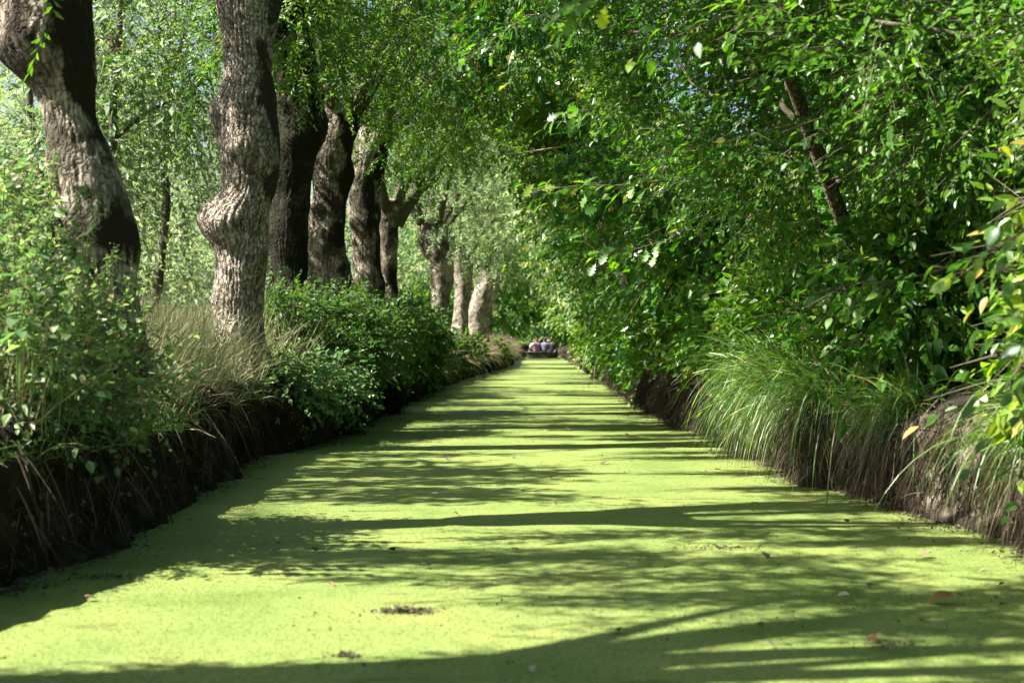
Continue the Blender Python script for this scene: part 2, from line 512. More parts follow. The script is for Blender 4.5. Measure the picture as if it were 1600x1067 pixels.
def bank(side):
    Ys = np.concatenate([np.arange(-60, -3, 3.0), np.arange(-3, 20, 0.09), np.arange(20, 60, 0.25), np.arange(60, 131, 0.8)])
    prof = [(-.35, -.5), (-.15, -.2), (-.04, -.05), (0, .02), (.02, .08), (.02, .14), (.02, .2), (.02, .26), (.01, .32), (0, .38), (-.01, .44), (0, .5), (.03, .56), (.08, .61), (.15, .65),
            (.25, .69), (.38, .72), (.55, .75), (.8, .78), (1.2, .8), (2, .82), (4, .82), (8, .82), (15, .85), (30, .85), (80, .9), (250, 1.0)]
    prof = np.array(prof)
    w = left_x(Ys) if side < 0 else right_x(Ys)
    fine = fbm(np.stack([Ys * 1.3, 0 * Ys + side, 0 * Ys], 1), 5, 3) - 0.5
    w = w - side * fine * 0.38
    X = w[:, None] + side * prof[None, :, 0]
    Z = np.broadcast_to(prof[None, :, 1], X.shape).copy()
    Y = np.broadcast_to(Ys[:, None], X.shape)
    pts = np.stack([X, Y, Z], -1).reshape(-1, 3)
    near = np.interp(np.tile(prof[:, 0], len(Ys)), [-.2, 0, .5, 3, 5], [0, 1, 1, .5, 0])
    n = fbm(pts * np.array([2.5, 2.5, 5]), 9, 4) - .5
    n2 = fbm(pts * np.array([9, 9, 12]), 19, 2) - .5
    zprof = np.tile(prof[:, 1], len(Ys))
    onface = np.exp(-((zprof - .3) / .3) ** 2)
    pts[:, 0] += -side * near * onface * (n * 0.5 + n2 * 0.26)
    pts[:, 2] += near * (1 - onface) * (n * .14 + n2 * .06) * (zprof > .3)
    if side < 0:   # the slumped mud toe close to the boat
        slump = np.exp(-((pts[:, 1] - 8.2) / 2.2) ** 2) * np.clip(1 - zprof / .6, 0, 1) * (zprof > -.3)
        pts[:, 0] += slump * 0.16
        tint = np.clip((fbm(pts * 3, 3, 2) - .66) * .6, 0, .06)
    else:
        lit = 1.3 * np.exp(-((pts[:, 1] - 7.75) / .42) ** 2) + np.exp(-((pts[:, 1] - 18.2) / 1.4) ** 2)  # sunlight painted into the soil: patches of the face take the pale tone
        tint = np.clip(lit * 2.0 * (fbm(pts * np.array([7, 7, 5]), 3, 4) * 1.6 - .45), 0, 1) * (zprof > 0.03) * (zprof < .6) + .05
    FACE[side] = pts[(zprof > .03) & (zprof < .64) & (pts[:, 1] > 5) & (pts[:, 1] < 34)]
    m_, k = len(Ys), len(prof)
    i, j = np.meshgrid(np.arange(m_ - 1), np.arange(k - 1), indexing='ij')
    q = np.stack([i * k + j, i * k + j + 1, (i + 1) * k + j + 1, (i + 1) * k + j], -1).reshape(-1, 4)
    if side > 0:
        q = q[:, ::-1]
    mb = MB()
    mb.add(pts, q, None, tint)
    return tag(mb.build("canal_bank", M['soil'], smooth=True), kind='structure')


bank(-1)
bank(1)


def quad_plane(name, x0, x1, y0, y1, z, mat, kind, nx=1, ny=1):
    xs, ys = np.linspace(x0, x1, nx + 1), np.linspace(y0, y1, ny + 1)
    gx, gy = np.meshgrid(xs, ys)
    V = np.stack([gx, gy, 0 * gx + z], -1).reshape(-1, 3)
    i, j = np.meshgrid(np.arange(ny), np.arange(nx), indexing='ij')
    k = nx + 1
    q = np.stack([i * k + j, i * k + j + 1, (i + 1) * k + j + 1, (i + 1) * k + j], -1).reshape(-1, 4)
    mb = MB()
    mb.add(V, q)
    return tag(mb.build(name, mat), kind=kind)


quad_plane("water", -3.4, 6.5, -60, 130, -.012, M['water'], 'structure')
quad_plane("duckweed", -3.4, 6.5, -60, 129.9, 0.0, M['duckweed'], 'stuff')
M['meadow'] = plain_mat("meadow_turf", (.13, .13, .05), var=.4, scale=2.0)
quad_plane("meadow", -600, 600, 129, 900, .9, M['meadow'], 'structure')
quad_plane("ground", -600, 600, -700, -59, .9, M['meadow'], 'structure')

# small loose fronds that give the carpet real relief near the camera
mb = MB()
n = 60000
Y = 3.6 + 8.5 * rng.random(n) ** 1.5
X = left_x(Y) + rng.random(n) * (right_x(Y) - left_x(Y))
P = np.stack([X, Y, np.full(n, .001) + rng.random(n) * .003], 1)
a = rng.random(n) * 2 * math.pi
D = np.stack([np.cos(a), np.sin(a), rng.normal(size=n) * .25], 1)
leaves(mb, P, D, np.array([0, 0, 1.0]) + rng.normal(size=(n, 3)) * .2, rng.uniform(.004, .008, n), rng.uniform(.004, .007, n), DIAMOND, rng.random(n))
tag(mb.build("duckweed_fronds", M['frond']), kind='stuff')


# ------------------------------------------------------------------ trees
def trunk_mesh(mb, prof, nseg=64, nring=90, seed=1, burls=(), furrow=0.012, fy=20.0, fz=6.5, lump=0.1, squash=1.0, mossy=None):
    """gnarled trunk: prof rows are (x, y, z, r) from the ground up"""
    prof = np.array(prof, float)
    order = np.argsort(prof[:, 2])
    prof = prof[order]
    zz = np.linspace(prof[0, 2], prof[-1, 2], nring)
    c = np.stack([np.interp(zz, prof[:, 2], prof[:, k]) for k in range(4)], 1)
    kern = np.hanning(9); kern /= kern.sum()
    for k in (0, 1, 3):
        c[:, k] = np.convolve(np.pad(c[:, k], 4, mode='edge'), kern, mode='valid')
    a = np.arange(nseg) * 2 * math.pi / nseg
    ca, sa = np.cos(a), np.sin(a)
    dirs = np.stack([ca, sa * squash, 0 * a], 1)
    V = np.stack([c[:, 0], c[:, 1], zz], 1)[:, None] + c[:, 3][:, None, None] * dirs[None]
    V = V.reshape(-1, 3)
    out = np.tile(np.stack([ca, sa, 0 * a], 1), (nring, 1))
    r = np.repeat(c[:, 3], nseg)
    low = fbm(V * np.array([2.6, 2.6, 2.2]), seed, 3) - .5
    warp = (fbm(V * 3.0, seed + 7, 2) - .5) * 3.6
    wv = np.stack([V[:, 0] * fy + warp, V[:, 1] * fy + warp, V[:, 2] * fz + warp * .4], 1)
    rn = 1 - np.abs(2 * vnoise(wv, seed + 3) - 1)
    rn2 = 1 - np.abs(2 * vnoise(wv * 2.1 + 5, seed + 5) - 1)
    nr = max(6, int(round(c[:, 3].mean() * 2 * math.pi / .045 / 2)))
    wp = (fbm(V * np.array([5.5, 5.5, 3.2]), seed + 21, 3) - .5) * 9 + (fbm(V * np.array([16, 16, 9]), seed + 23, 2) - .5) * 2.6
    sr = np.abs(np.sin(np.tile(a, nring) * nr + wp)) ** .7
    rid = sr * .3 * (.4 + 1.2 * fbm(V * np.array([7, 7, 9]), seed + 40, 2)) + (rn ** 0.8) * .4 + rn2 * .3
    disp = r * low * lump * 4 + (rid - .6) * furrow * 2
    bump = 0
    for (bz, ba, amp, sg) in burls:
        da = np.angle(np.exp(1j * (np.tile(a, nring) - ba)))
        bump = bump + amp * np.exp(-((np.repeat(zz, nseg) - bz) / sg) ** 2 - (da * r / sg / 1.2) ** 2)
    # flare of the roots at the base
    hb = np.repeat(zz - zz[0], nseg)
    flare = np.exp(-hb / .22) * (.18 + .25 * np.cos(np.tile(a, nring) * 4 + seed)) * r
    V = V + out * (disp + bump + flare)[:, None]
    i, j = np.meshgrid(np.arange(nring - 1), np.arange(nseg), indexing='ij')
    q = np.stack([i * nseg + j, i * nseg + (j + 1) % nseg, (i + 1) * nseg + (j + 1) % nseg, (i + 1) * nseg + j], -1).reshape(-1, 4)
    # close the head with a low dome
    top = V[-nseg:].mean(0) + np.array([0, 0, c[-1, 3] * .45])
    k = len(V)
    V = np.concatenate([V, top[None]])
    t = [[(nring - 1) * nseg + s, (nring - 1) * nseg + (s + 1) % nseg, k] for s in range(nseg)]
    tint = rid
    if mossy is not None:      # moss and ivy, with shade painted in on the side away from the sun
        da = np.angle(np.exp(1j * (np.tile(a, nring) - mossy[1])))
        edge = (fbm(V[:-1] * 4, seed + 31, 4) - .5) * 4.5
        moss_shade = np.clip((.95 - np.abs(da) + edge) * 1.5, 0, 1) * np.clip((np.repeat(zz, nseg) - mossy[0] + edge * .5) * 1.6, 0, 1)
        tint = rid * (1 - .4 * moss_shade) - .6 * moss_shade
    mb.add(V, q, t, np.concatenate([tint, [.5]]))


def limb(start, direc, length, r0, r1, nseg=9, bend=0.25, up=0.25):
    p = np.array(start, float)
    dd = norm(np.array(direc, float))
    pts = [p.copy()]
    wob = rand_dir(1)[0]
    for k in range(nseg):
        wob = norm(wob + rand_dir(1)[0] * .9)
        dd = norm(dd + wob * bend * .35 + np.array([0, 0, up]) * .25)
        p = p + dd * length / nseg
        pts.append(p.copy())
    return np.array(pts), np.linspace(r0, r1, nseg + 1)


def twigs_from(limbs, per, ln, frac=0.25):
    A, U, ells = [], [], []
    for pts, rad in limbs:
        n = per
        t = frac + (1 - frac) * rng.random(n) ** .8
        f = t * (len(pts) - 1)
        i = np.minimum(f.astype(int), len(pts) - 2)
        A.append(pts[i] + (pts[i + 1] - pts[i]) * (f - i)[:, None])
        T = norm(pts[i + 1] - pts[i])
        U.append(norm(T * .5 + rand_dir(n) * .9 + np.array([0, 0, .05])))
        ells.append(rng.uniform(*ln, n))
    return np.concatenate(A), np.concatenate(U), np.concatenate(ells)


def pinnate_crown(mb, A, U, ell, nleaf=5, nleaflet=8, L=.066, W=.024, rachis=.17, down=.6):
    P, D, N, idx = along(A, U, ell, nleaf, droop=.35, down=down)
    tw = rng.random(len(A))[idx]
    P2, D2, N2, i2 = along(P, norm(D), rachis * rng.uniform(.7, 1.2, len(P)), nleaflet, droop=1.2, out=1.1, down=.2, jit=.2)
    N2 = norm(N[i2] + rng.normal(size=N2.shape) * .35)
    n = len(P2)
    leaves(mb, P2, D2, N2, L * rng.uniform(.7, 1.25, n), W * rng.uniform(.8, 1.3, n), DIAMOND, np.clip(tw[i2] * .55 + rng.random(n) * .45, 0, .999))


def lobe_twigs(lobes, n_per, ln, lean=(-.35, 0, -.25), shell=.45):
    """twigs filling ellipsoid lobes, denser at their outside; lobes rows (x, y, z, rx, ry, rz)"""
    A, U, E = [], [], []
    vol = np.array([l[3] * l[4] * l[5] for l in lobes]) ** .67
    cnt = np.maximum(20, (n_per * vol / vol.sum())).astype(int)
    for l, n in zip(lobes, cnt):
        dr = rand_dir(n)
        rr = (shell + (1 - shell) * rng.random(n)) ** .7
        wob = .75 + .5 * vnoise(dr * 2.2 + np.array(l[:3]), 77)
        p = np.array(l[:3]) + dr * np.array(l[3:6]) * (rr * wob)[:, None]
        A.append(p)
        U.append(norm(dr * .8 + np.array(lean) + rand_dir(n) * .55))
        E.append(rng.uniform(*ln, n) * np.where(rng.random(n) < .1, 1.6, 1.0))
    return np.concatenate(A), np.concatenate(U), np.concatenate(E)


def pollard(name_loc, label, prof, bark, seed, head_limbs, spread, llen, per, leafkw, nseg=64, nring=90, burls=(), furrow=.012, lump=.1, extra=(), group="pollard trees along the left bank", up=.3, bias=(0.0, 0.0), lobes=None, mossy=None, leaf='ash'):
    prof = np.array(prof, float)
    base = np.array([prof[np.argmin(prof[:, 2]), 0], prof[np.argmin(prof[:, 2]), 1], prof[:, 2].min()])
    root = thing("pollard_tree", base, label, "tree", group)
    mb = MB()
    pr = prof.copy(); pr[:, :3] -= base
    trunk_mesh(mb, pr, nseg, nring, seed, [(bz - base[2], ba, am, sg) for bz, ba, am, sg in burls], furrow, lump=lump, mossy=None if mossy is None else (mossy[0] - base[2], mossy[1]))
    mb.build("trunk", M[bark], root, smooth=True)
    top = pr[np.argmax(pr[:, 2])]
    limbs = []
    for k in range(head_limbs):
        a = 2 * math.pi * (k + rng.random() * .6) / head_limbs
        s = spread * rng.uniform(.5, 1.1)
        st = top[:3] + np.array([math.cos(a), math.sin(a), 0]) * top[3] * .75 + np.array([0, 0, -.12 * rng.random()])
        limbs.append(limb(st, (math.cos(a) * s + bias[0], math.sin(a) * s + bias[1], 1), llen * rng.uniform(.7, 1.15), top[3] * rng.uniform(.2, .36), .012, up=up))
    for pts, rad in extra:
        limbs.append((np.array(pts) - base, np.array(rad)))
    for pts, rad in limbs:
        b = MB(); tube(b, pts, rad, 8); b.build("branch", M['branch'], root, smooth=True)
    A, U, ell = twigs_from(limbs, per, (.35, .8))
    if lobes:
        r_ = np.random.default_rng(seed + 500)
        n_, wid, zlo, zhi, rad, tw_, side = lobes
        tw_ = int(tw_ * 2.0)
        LB = []
        for q_ in range(n_):
            a = r_.random() * 6.28
            dd = wid * r_.random() ** .6
            LB.append((top[0] + side + math.cos(a) * dd * .8, top[1] + wid * (2 * (q_ + .5 + r_.normal() * .15) / n_ - 1), top[2] + r_.uniform(zlo, zhi), rad * r_.uniform(1.0, 1.9), rad * r_.uniform(.1, .2), rad * r_.uniform(.8, 1.7)))
        A2, U2, E2 = lobe_twigs(LB, tw_, (.2, .45), (0, 0, -.35), .2)
        U2 = norm(U2 * np.array([1, .3, 1]))
        A, U, ell = np.concatenate([A, A2]), np.concatenate([U, U2]), np.concatenate([ell, E2])
    tb = MB(); twig_tubes(tb, A, A + U * ell[:, None], .006)
    tag(tb.build("twigs", M['twig'], root), kind='stuff')
    lb = MB(); pinnate_crown(lb, A, U, ell, **leafkw)
    lb.build("crown", M[leaf], root)
    return root


def outline(rows, Y, depth=0.0):
    """trunk rows from silhouettes (v, left u, right u) seen Y metres away"""
    res = []
    for v, ul, ur in rows:
        pt = at((ul + ur) / 2, v, Y)
        res.append((pt[0], Y + depth, pt[2], (ur - ul) / 2 / F * Y))
    return res


T1 = outline([(590, 158, 232), (560, 150, 228), (500, 130, 220), (450, 112, 210), (400, 95, 200), (340, 84, 190), (300, 76, 189), (250, 70, 180), (225, 74, 170), (187, 72, 152), (150, 60, 151), (130, 46, 154), (112, 28, 155), (75, 4, 150), (37, 2, 146), (0, -8, 140), (-60, -25, 135), (-140, -40, 140), (-220, -50, 150)], 7.5)
T2 = outline([(590, 356, 424), (575, 352, 424), (550, 345, 415), (530, 340, 410), (500, 333, 408), (470, 329, 410), (440, 335, 412), (410, 338, 415), (385, 333, 420), (365, 326, 420), (345, 324, 420), (330, 326, 422), (315, 334, 425), (300, 348, 430), (270, 350, 436), (240, 343, 438), (215, 336, 436), (187, 334, 434), (160, 338, 432), (140, 346, 430), (110, 352, 425), (60, 348, 428), (0, 338, 440), (-70, 325, 455), (-130, 320, 465)], 13.0)
T3 = outline([(540, 428, 484), (440, 429, 480), (400, 425, 480), (330, 422, 482), (250, 424, 490), (180, 432, 502), (130, 426, 500), (80, 415, 492), (30, 408, 472), (-20, 402, 470), (-70, 396, 476)], 16.0)
T4 = outline([(545, 476, 552), (410, 480, 548), (370, 480, 545), (340, 487, 541), (300, 490, 540), (250, 488, 546), (210, 490, 558), (180, 492, 566), (165, 494, 566)], 19.0)
T5 = outline([(540, 548, 604), (420, 552, 596), (350, 550, 596), (300, 543, 591), (260, 546, 598), (230, 556, 606), (205, 562, 612), (192, 560, 614)], 22.0)
T6 = outline([(535, 584, 630), (440, 589, 622), (400, 590, 622), (350, 588, 622), (335, 588, 632), (320, 588, 638)], 26.0)
T7 = outline([(530, 664, 696), (515, 669, 692), (480, 672, 700), (440, 676, 708), (400, 665, 706), (370, 656, 702), (352, 656, 698)], 33.0)
T8 = outline([(530, 704, 730), (480, 710, 732), (440, 712, 738), (410, 706, 740), (388, 704, 740)], 37.0)
T9 = outline([(535, 726, 762), (490, 730, 765), (460, 738, 778), (430, 744, 784), (418, 746, 782)], 43.0)


def arm(pix, Y, r0, r1):
    """limb through photograph pixels (u, v, offset of the distance)"""
    pts = np.array([at(u, v, Y + dy) for u, v, dy in pix])
    t = np.linspace(0, len(pts) - 1, 3 * len(pts))
    P = np.stack([np.interp(t, range(len(pts)), pts[:, k]) for k in range(3)], 1)
    return P, np.linspace(r0, r1, len(P))


LK = dict(nleaf=5, nleaflet=8)  # mossy below: height and side where moss and painted shade darken the bark
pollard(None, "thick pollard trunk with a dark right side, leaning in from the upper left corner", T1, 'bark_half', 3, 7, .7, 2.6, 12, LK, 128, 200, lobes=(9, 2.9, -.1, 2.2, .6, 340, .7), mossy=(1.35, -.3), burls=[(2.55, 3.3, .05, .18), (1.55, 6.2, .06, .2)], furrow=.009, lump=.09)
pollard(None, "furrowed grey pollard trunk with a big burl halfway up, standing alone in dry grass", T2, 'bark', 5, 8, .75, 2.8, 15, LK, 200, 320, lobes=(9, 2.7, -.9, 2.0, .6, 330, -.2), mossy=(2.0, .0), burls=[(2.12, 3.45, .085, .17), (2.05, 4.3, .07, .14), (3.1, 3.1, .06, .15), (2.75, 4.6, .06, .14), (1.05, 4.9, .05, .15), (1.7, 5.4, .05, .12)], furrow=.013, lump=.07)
pollard(None, "almost black mossy trunk directly behind the furrowed trunk with the burl", T3, 'bark_moss', 8, 7, .8, 3.0, 14, LK, 112, 170, lobes=(12, 2.4, -1.5, 2.0, .6, 400, 0), burls=[(3.4, 5.8, .1, .25), (2.2, 3.6, .08, .22)], lump=.14)
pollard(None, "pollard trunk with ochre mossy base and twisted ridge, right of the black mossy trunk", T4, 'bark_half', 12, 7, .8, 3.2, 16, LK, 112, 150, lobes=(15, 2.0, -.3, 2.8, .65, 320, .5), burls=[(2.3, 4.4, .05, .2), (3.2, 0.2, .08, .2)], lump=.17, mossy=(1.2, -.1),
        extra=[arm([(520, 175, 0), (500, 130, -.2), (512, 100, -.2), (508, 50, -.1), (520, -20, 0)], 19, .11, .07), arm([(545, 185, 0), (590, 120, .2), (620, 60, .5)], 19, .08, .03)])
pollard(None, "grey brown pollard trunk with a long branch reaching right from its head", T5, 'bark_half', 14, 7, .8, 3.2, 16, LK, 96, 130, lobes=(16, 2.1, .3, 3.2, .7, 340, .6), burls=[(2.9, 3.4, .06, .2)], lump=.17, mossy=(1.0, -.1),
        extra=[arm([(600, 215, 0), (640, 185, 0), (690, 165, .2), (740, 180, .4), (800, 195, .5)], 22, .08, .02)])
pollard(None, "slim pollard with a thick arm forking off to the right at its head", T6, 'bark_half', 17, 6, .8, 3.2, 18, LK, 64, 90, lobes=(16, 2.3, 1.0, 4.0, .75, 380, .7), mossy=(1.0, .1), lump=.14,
        extra=[arm([(617, 350, 0), (632, 325, 0), (650, 300, 0), (652, 270, 0), (640, 235, .2)], 26, .17, .08), arm([(648, 305, 0), (680, 280, .3), (700, 250, .6)], 26, .08, .03)])
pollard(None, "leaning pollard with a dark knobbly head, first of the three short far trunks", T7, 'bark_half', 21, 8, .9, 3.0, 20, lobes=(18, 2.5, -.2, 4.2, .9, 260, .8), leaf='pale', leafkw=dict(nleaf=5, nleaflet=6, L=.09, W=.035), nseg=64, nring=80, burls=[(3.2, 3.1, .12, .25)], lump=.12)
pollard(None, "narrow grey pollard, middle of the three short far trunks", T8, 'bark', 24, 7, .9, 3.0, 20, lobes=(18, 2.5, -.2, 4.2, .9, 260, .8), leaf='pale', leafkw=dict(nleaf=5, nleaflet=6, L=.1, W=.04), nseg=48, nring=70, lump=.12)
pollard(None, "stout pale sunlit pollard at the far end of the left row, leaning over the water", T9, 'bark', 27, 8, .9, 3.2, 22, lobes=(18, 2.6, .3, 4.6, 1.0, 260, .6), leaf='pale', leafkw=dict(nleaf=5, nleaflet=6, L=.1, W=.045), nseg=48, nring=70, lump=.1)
# the row goes on beside and behind the camera: its crowns shade the nearest water
for (x, y, s, lab) in ((-3.0, 3.75, 31, "pollard beside the camera on the left bank, just outside the picture"), (-3.1, 1.2, 33, "pollard on the left bank a little behind the camera")):
    pollard(None, lab, [(x, y, .7, .3), (x, y, 1.6, .22), (x + .05, y - .02, 2.6, .22), (x + .05, y - .02, 3.4, .3)], 'bark', s, 7, .42, 2.8, 13, dict(nleaf=5, nleaflet=6, L=.07, W=.025), 40, 50, lobes=(9, 2.4, 0, 2.2, .6, 380, .3))
for (x, y, s, lab) in ((-1.7, 52, 35, "far pollard past the pale sunlit trunk, seen as crown above the bank"), (-1.2, 62, 37, "farthest pollard on the left before the canal bends")):
    pollard(None, lab, [(x, y, .7, .4), (x, y, 1.8, .34), (x + .2, y, 3.0, .42)], 'bark_half', s, 8, .9, 3.2, 22, dict(nleaf=5, nleaflet=5, L=.13, W=.06), 32, 40, lobes=(18, 2.8, 0, 4.5, 1.1, 380, .3))


def ground_clear(A, z=.12):
    return A[:, 2] > z


def lobe_tree(name, label, cat, base, lobes, ntw, ln, m, L, W, tpl, mat, stems=(), group=None, twig_r=0.0, lean=(-.35, 0, -.25), zmin=.15, bark='branch', gap=None, shell=.45, oi=None, limbs=True, down=.35, thin=0.0):
    base = np.array(base, float)
    root = thing(name, base, label, cat, group)
    for k, (pts, rad) in enumerate(stems):
        b = MB(); tube(b, np.array(pts) - base, rad, 10 if rad[0] > .04 else 6)
        b.build("trunk" if k == 0 or rad[0] > .05 else "branch", M[bark], root, smooth=True)
    if limbs and stems:
        P0 = np.array(stems[0][0])
        lm = MB()
        for l in lobes:
            st = P0[np.argmin(np.linalg.norm(P0 - (np.array(l[:3]) - np.array([0, 0, .6])), axis=1))]
            e = np.array(l[:3])
            mid = (st + e) / 2 + np.array([0, 0, .25]) + rng.normal(size=3) * .12
            t = np.linspace(0, 1, 7)[:, None]
            pts = (1 - t) ** 2 * st + 2 * t * (1 - t) * mid + t ** 2 * e
            b = MB(); tube(b, pts - base, np.linspace(.035, .01, 7), 5); b.build("branch", M['branch'], root, smooth=True)
    A, U, E = lobe_twigs(lobes, ntw, ln, lean, shell)
    B = A + U * E[:, None]
    keep = ground_clear(A, zmin) & (B[:, 2] > zmin)
    keep &= fbm(A * np.array([1.25, 1.25, 1.6]), 301, 2) > thin
    if gap is not None:
        keep &= ~(gap(A) | gap(B) | gap((A + B) / 2))
    A, U, E = A[keep], U[keep], E[keep]
    if twig_r:
        tb = MB(); twig_tubes(tb, A - base, A + U * E[:, None] * .95 - base, twig_r)
        tag(tb.build("twigs", M['twig'], root), kind='stuff')
    P, D, N, idx = along(A - base, U, E, m, droop=.3, down=down)
    n = len(P)
    tw = (.6 * vnoise((A) * 1.7, 41) + .4 * rng.random(len(A)))[idx]
    lb = MB()
    Ls = L * np.clip(np.exp(rng.normal(size=n) * .32), .4, 1.9)
    leaves(lb, P, D, N, Ls, Ls * (W / L) * rng.uniform(.8, 1.2, n), tpl, np.clip(tw * .6 + rng.random(n) * .4, 0, .999))
    lb.build("crown", M[mat], root)
    return root


# --- right bank: a wall of foliage arching over the water
def arch_lobes(Y0, Y1, n, rmin, rmax, seed, xoff=0.0, zmax=6.5):
    r_ = np.random.default_rng(seed)
    res = []
    for _ in range(n):
        y = r_.uniform(Y0, Y1)
        z = .95 + (zmax - .95) * r_.random() ** 1.25
        edge = np.interp(z, [.8, 1.4, 1.9, 2.6, 3.4, 4.5, 6.5], [.5, .15, -.5, -1.3, -2.0, -2.6, -2.4]) + right_x(y) + xoff
        rad = r_.uniform(rmin, rmax)
        x = edge + rad + abs(r_.normal()) * .75
        res.append((x, y, z, rad, rad * 1.15, rad * .8))
    return res


def lean_stem(p0, p1, r0, r1, wob=.12, n=10):
    t = np.linspace(0, 1, n)[:, None]
    p = np.array(p0) * (1 - t) + np.array(p1) * t
    w = np.cumsum(rng.normal(size=(n, 3)) * wob * .3, axis=0) * np.sin(t * math.pi)
    return p + w, np.linspace(r0, r1, n)


GR = "trees leaning over the canal from the right bank"
tA0, tA1 = at(1345, 440, 11.5), at(1235, 120, 10.6)
tA = (np.array([at(1362, 540, 11.7), tA0, at(1322, 360, 11.3), at(1300, 300, 11.1), at(1272, 225, 10.9), at(1245, 150, 10.7), tA1, at(1225, -60, 10.5), at(1215, -200, 10.4)]), np.linspace(.068, .042, 9))


def gap_A(A):
    """open corridor in front of the leaning trunk on the water side"""
    P = tA[0]
    ok = np.zeros(len(A), bool)
    for k in range(1, 6):
        seg = P[k]
        dv = norm(np.array([-seg[0], -seg[1] * .999, (CAM_H - seg[2])])[None])[0]
        w = A - seg
        s = w @ dv
        dist = np.linalg.norm(w - s[:, None] * dv, axis=1)
        ok |= (s > -.05) & (dist < .14) & (s < 5)
        if k in (2, 3, 4):      # the sun reaches this stretch of bark from the upper left
            sv = -np.array(d)
            s2 = w @ sv
            ok |= (s2 > -.05) & (s2 < 4) & (np.linalg.norm(w - s2[:, None] * sv, axis=1) < .2)
    return ok


near = dict(ln=(.22, .5), m=10, thin=.44, group=GR, twig_r=.0024)
lobe_tree("bank_tree", "leafy tree nearest the camera filling the right edge of the picture", "tree", (3.6, 6.6, .7), arch_lobes(5.6, 8.2, 13, .45, .8, 101, .1), 7600, L=.044, W=.024, tpl=OVATE, mat='mid',
          stems=[lean_stem((3.6, 6.6, .6), (3.2, 6.4, 6), .1, .04), lean_stem((3.5, 7.0, .6), (3.0, 7.4, 5), .06, .03)], gap=gap_A, zmin=.98, **near)
lobe_tree("bank_tree", "leafy tree hiding a thick dark trunk at the upper right corner", "tree", at(1570, 470, 9.3), arch_lobes(8.0, 10.6, 16, .45, .85, 102), 10000, L=.046, W=.025, tpl=OVATE, mat='dark',
          stems=[(np.array([at(1590, 520, 9.3), at(1575, 330, 9.2), at(1560, 200, 9.1), at(1540, 90, 9.0), at(1520, -60, 9.0), at(1500, -300, 9)]), np.linspace(.16, .09, 6))], gap=gap_A, zmin=.95, **near)
lobe_tree("bank_tree", "tree with a slim bare trunk leaning left in a gap above the sedges", "tree", tA[0][0] - np.array([0, 0, .3]), arch_lobes(10.5, 13.2, 18, .45, .85, 103), 10400, L=.05, W=.026, tpl=OVATE, mat='mid',
          stems=[tA], gap=gap_A, bark='bark', **near)
lobe_tree("oak_tree", "oak with lobed dark leaves spreading over the middle of the canal", "tree", (3.6, 15.2, .7), arch_lobes(13.2, 17.2, 18, .5, .9, 104, -.15), 5600, L=.1, W=.065, tpl=OAK_LOW, mat='dark',
          stems=[lean_stem((3.6, 15.2, .6), (2.3, 15, 6), .14, .05)], **near)
lobe_tree("bank_tree", "tree with small bright leaves above the pale dry roots of the right bank", "tree", (3.2, 18.6, .7), arch_lobes(16.8, 20.6, 18, .5, .9, 105), 6000, L=.075, W=.038, tpl=OVATE, mat='mid',
          stems=[lean_stem((3.2, 18.6, .6), (2.4, 18.4, 6), .11, .04)], **near)
mid = dict(ln=(.35, .7), m=9, thin=.42, group=GR, twig_r=.0045)
lobe_tree("bank_tree", "tree with a pale forked trunk showing low above the right bank", "tree", (2.75, 22.5, .6), arch_lobes(20.4, 25, 18, .6, 1.0, 106, .15), 3600, L=.11, W=.05, tpl=DIAMOND, mat='dark',
          stems=[(np.array([at(1010, 545, 22), at(1003, 500, 22), at(985, 455, 22), at(965, 420, 22), at(930, 330, 22)]), np.linspace(.13, .06, 5)), (np.array([at(1000, 500, 22), at(1015, 450, 22.2), at(1010, 380, 22.4)]), np.linspace(.08, .05, 3))], bark='bark', **mid)
lobe_tree("bank_tree", "tree with blue green foliage arching out beyond the oak", "tree", (3.4, 27.5, .7), arch_lobes(25, 30, 18, .7, 1.1, 107, -.2), 3600, L=.12, W=.05, tpl=DIAMOND, mat='ash', stems=[lean_stem((3.4, 27.5, .6), (2.2, 27, 6), .14, .05)], **mid)
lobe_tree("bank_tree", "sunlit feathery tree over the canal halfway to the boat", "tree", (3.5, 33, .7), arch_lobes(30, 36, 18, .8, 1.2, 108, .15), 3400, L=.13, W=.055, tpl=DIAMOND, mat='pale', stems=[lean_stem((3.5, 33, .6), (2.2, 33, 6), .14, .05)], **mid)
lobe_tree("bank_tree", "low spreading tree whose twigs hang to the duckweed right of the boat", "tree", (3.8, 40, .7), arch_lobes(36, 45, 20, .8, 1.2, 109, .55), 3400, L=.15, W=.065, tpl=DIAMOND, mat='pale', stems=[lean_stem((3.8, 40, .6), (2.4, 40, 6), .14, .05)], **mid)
far = dict(ln=(.5, 1.0), m=8, thin=.4, group=GR, twig_r=0)
for k, (y0, y1, xo, lab) in enumerate(((45, 56, 1.1, "yellow green tree behind the hanging twigs on the right bank"), (56, 70, 1.3, "pale tree on the right bank just before the boat"), (70, 88, 1.5, "dark tree on the right bank beside the boat"), (88, 106, .7, "farthest tree on the right bank past the boat"))):
    ym = (y0 + y1) / 2
    lobe_tree("bank_tree", lab, "tree", (right_x(ym) + 1.5, ym, .7), arch_lobes(y0, y1, 18, 1.1, 1.8, 110 + k, xo, 7.5), 2200, L=.22, W=.1, tpl=DIAMOND, mat=('pale', 'ash', 'pale', 'mid')[k], stems=[lean_stem((right_x(ym) + 1.5, ym, .6), (right_x(ym), ym, 6), .16, .06)], **far)

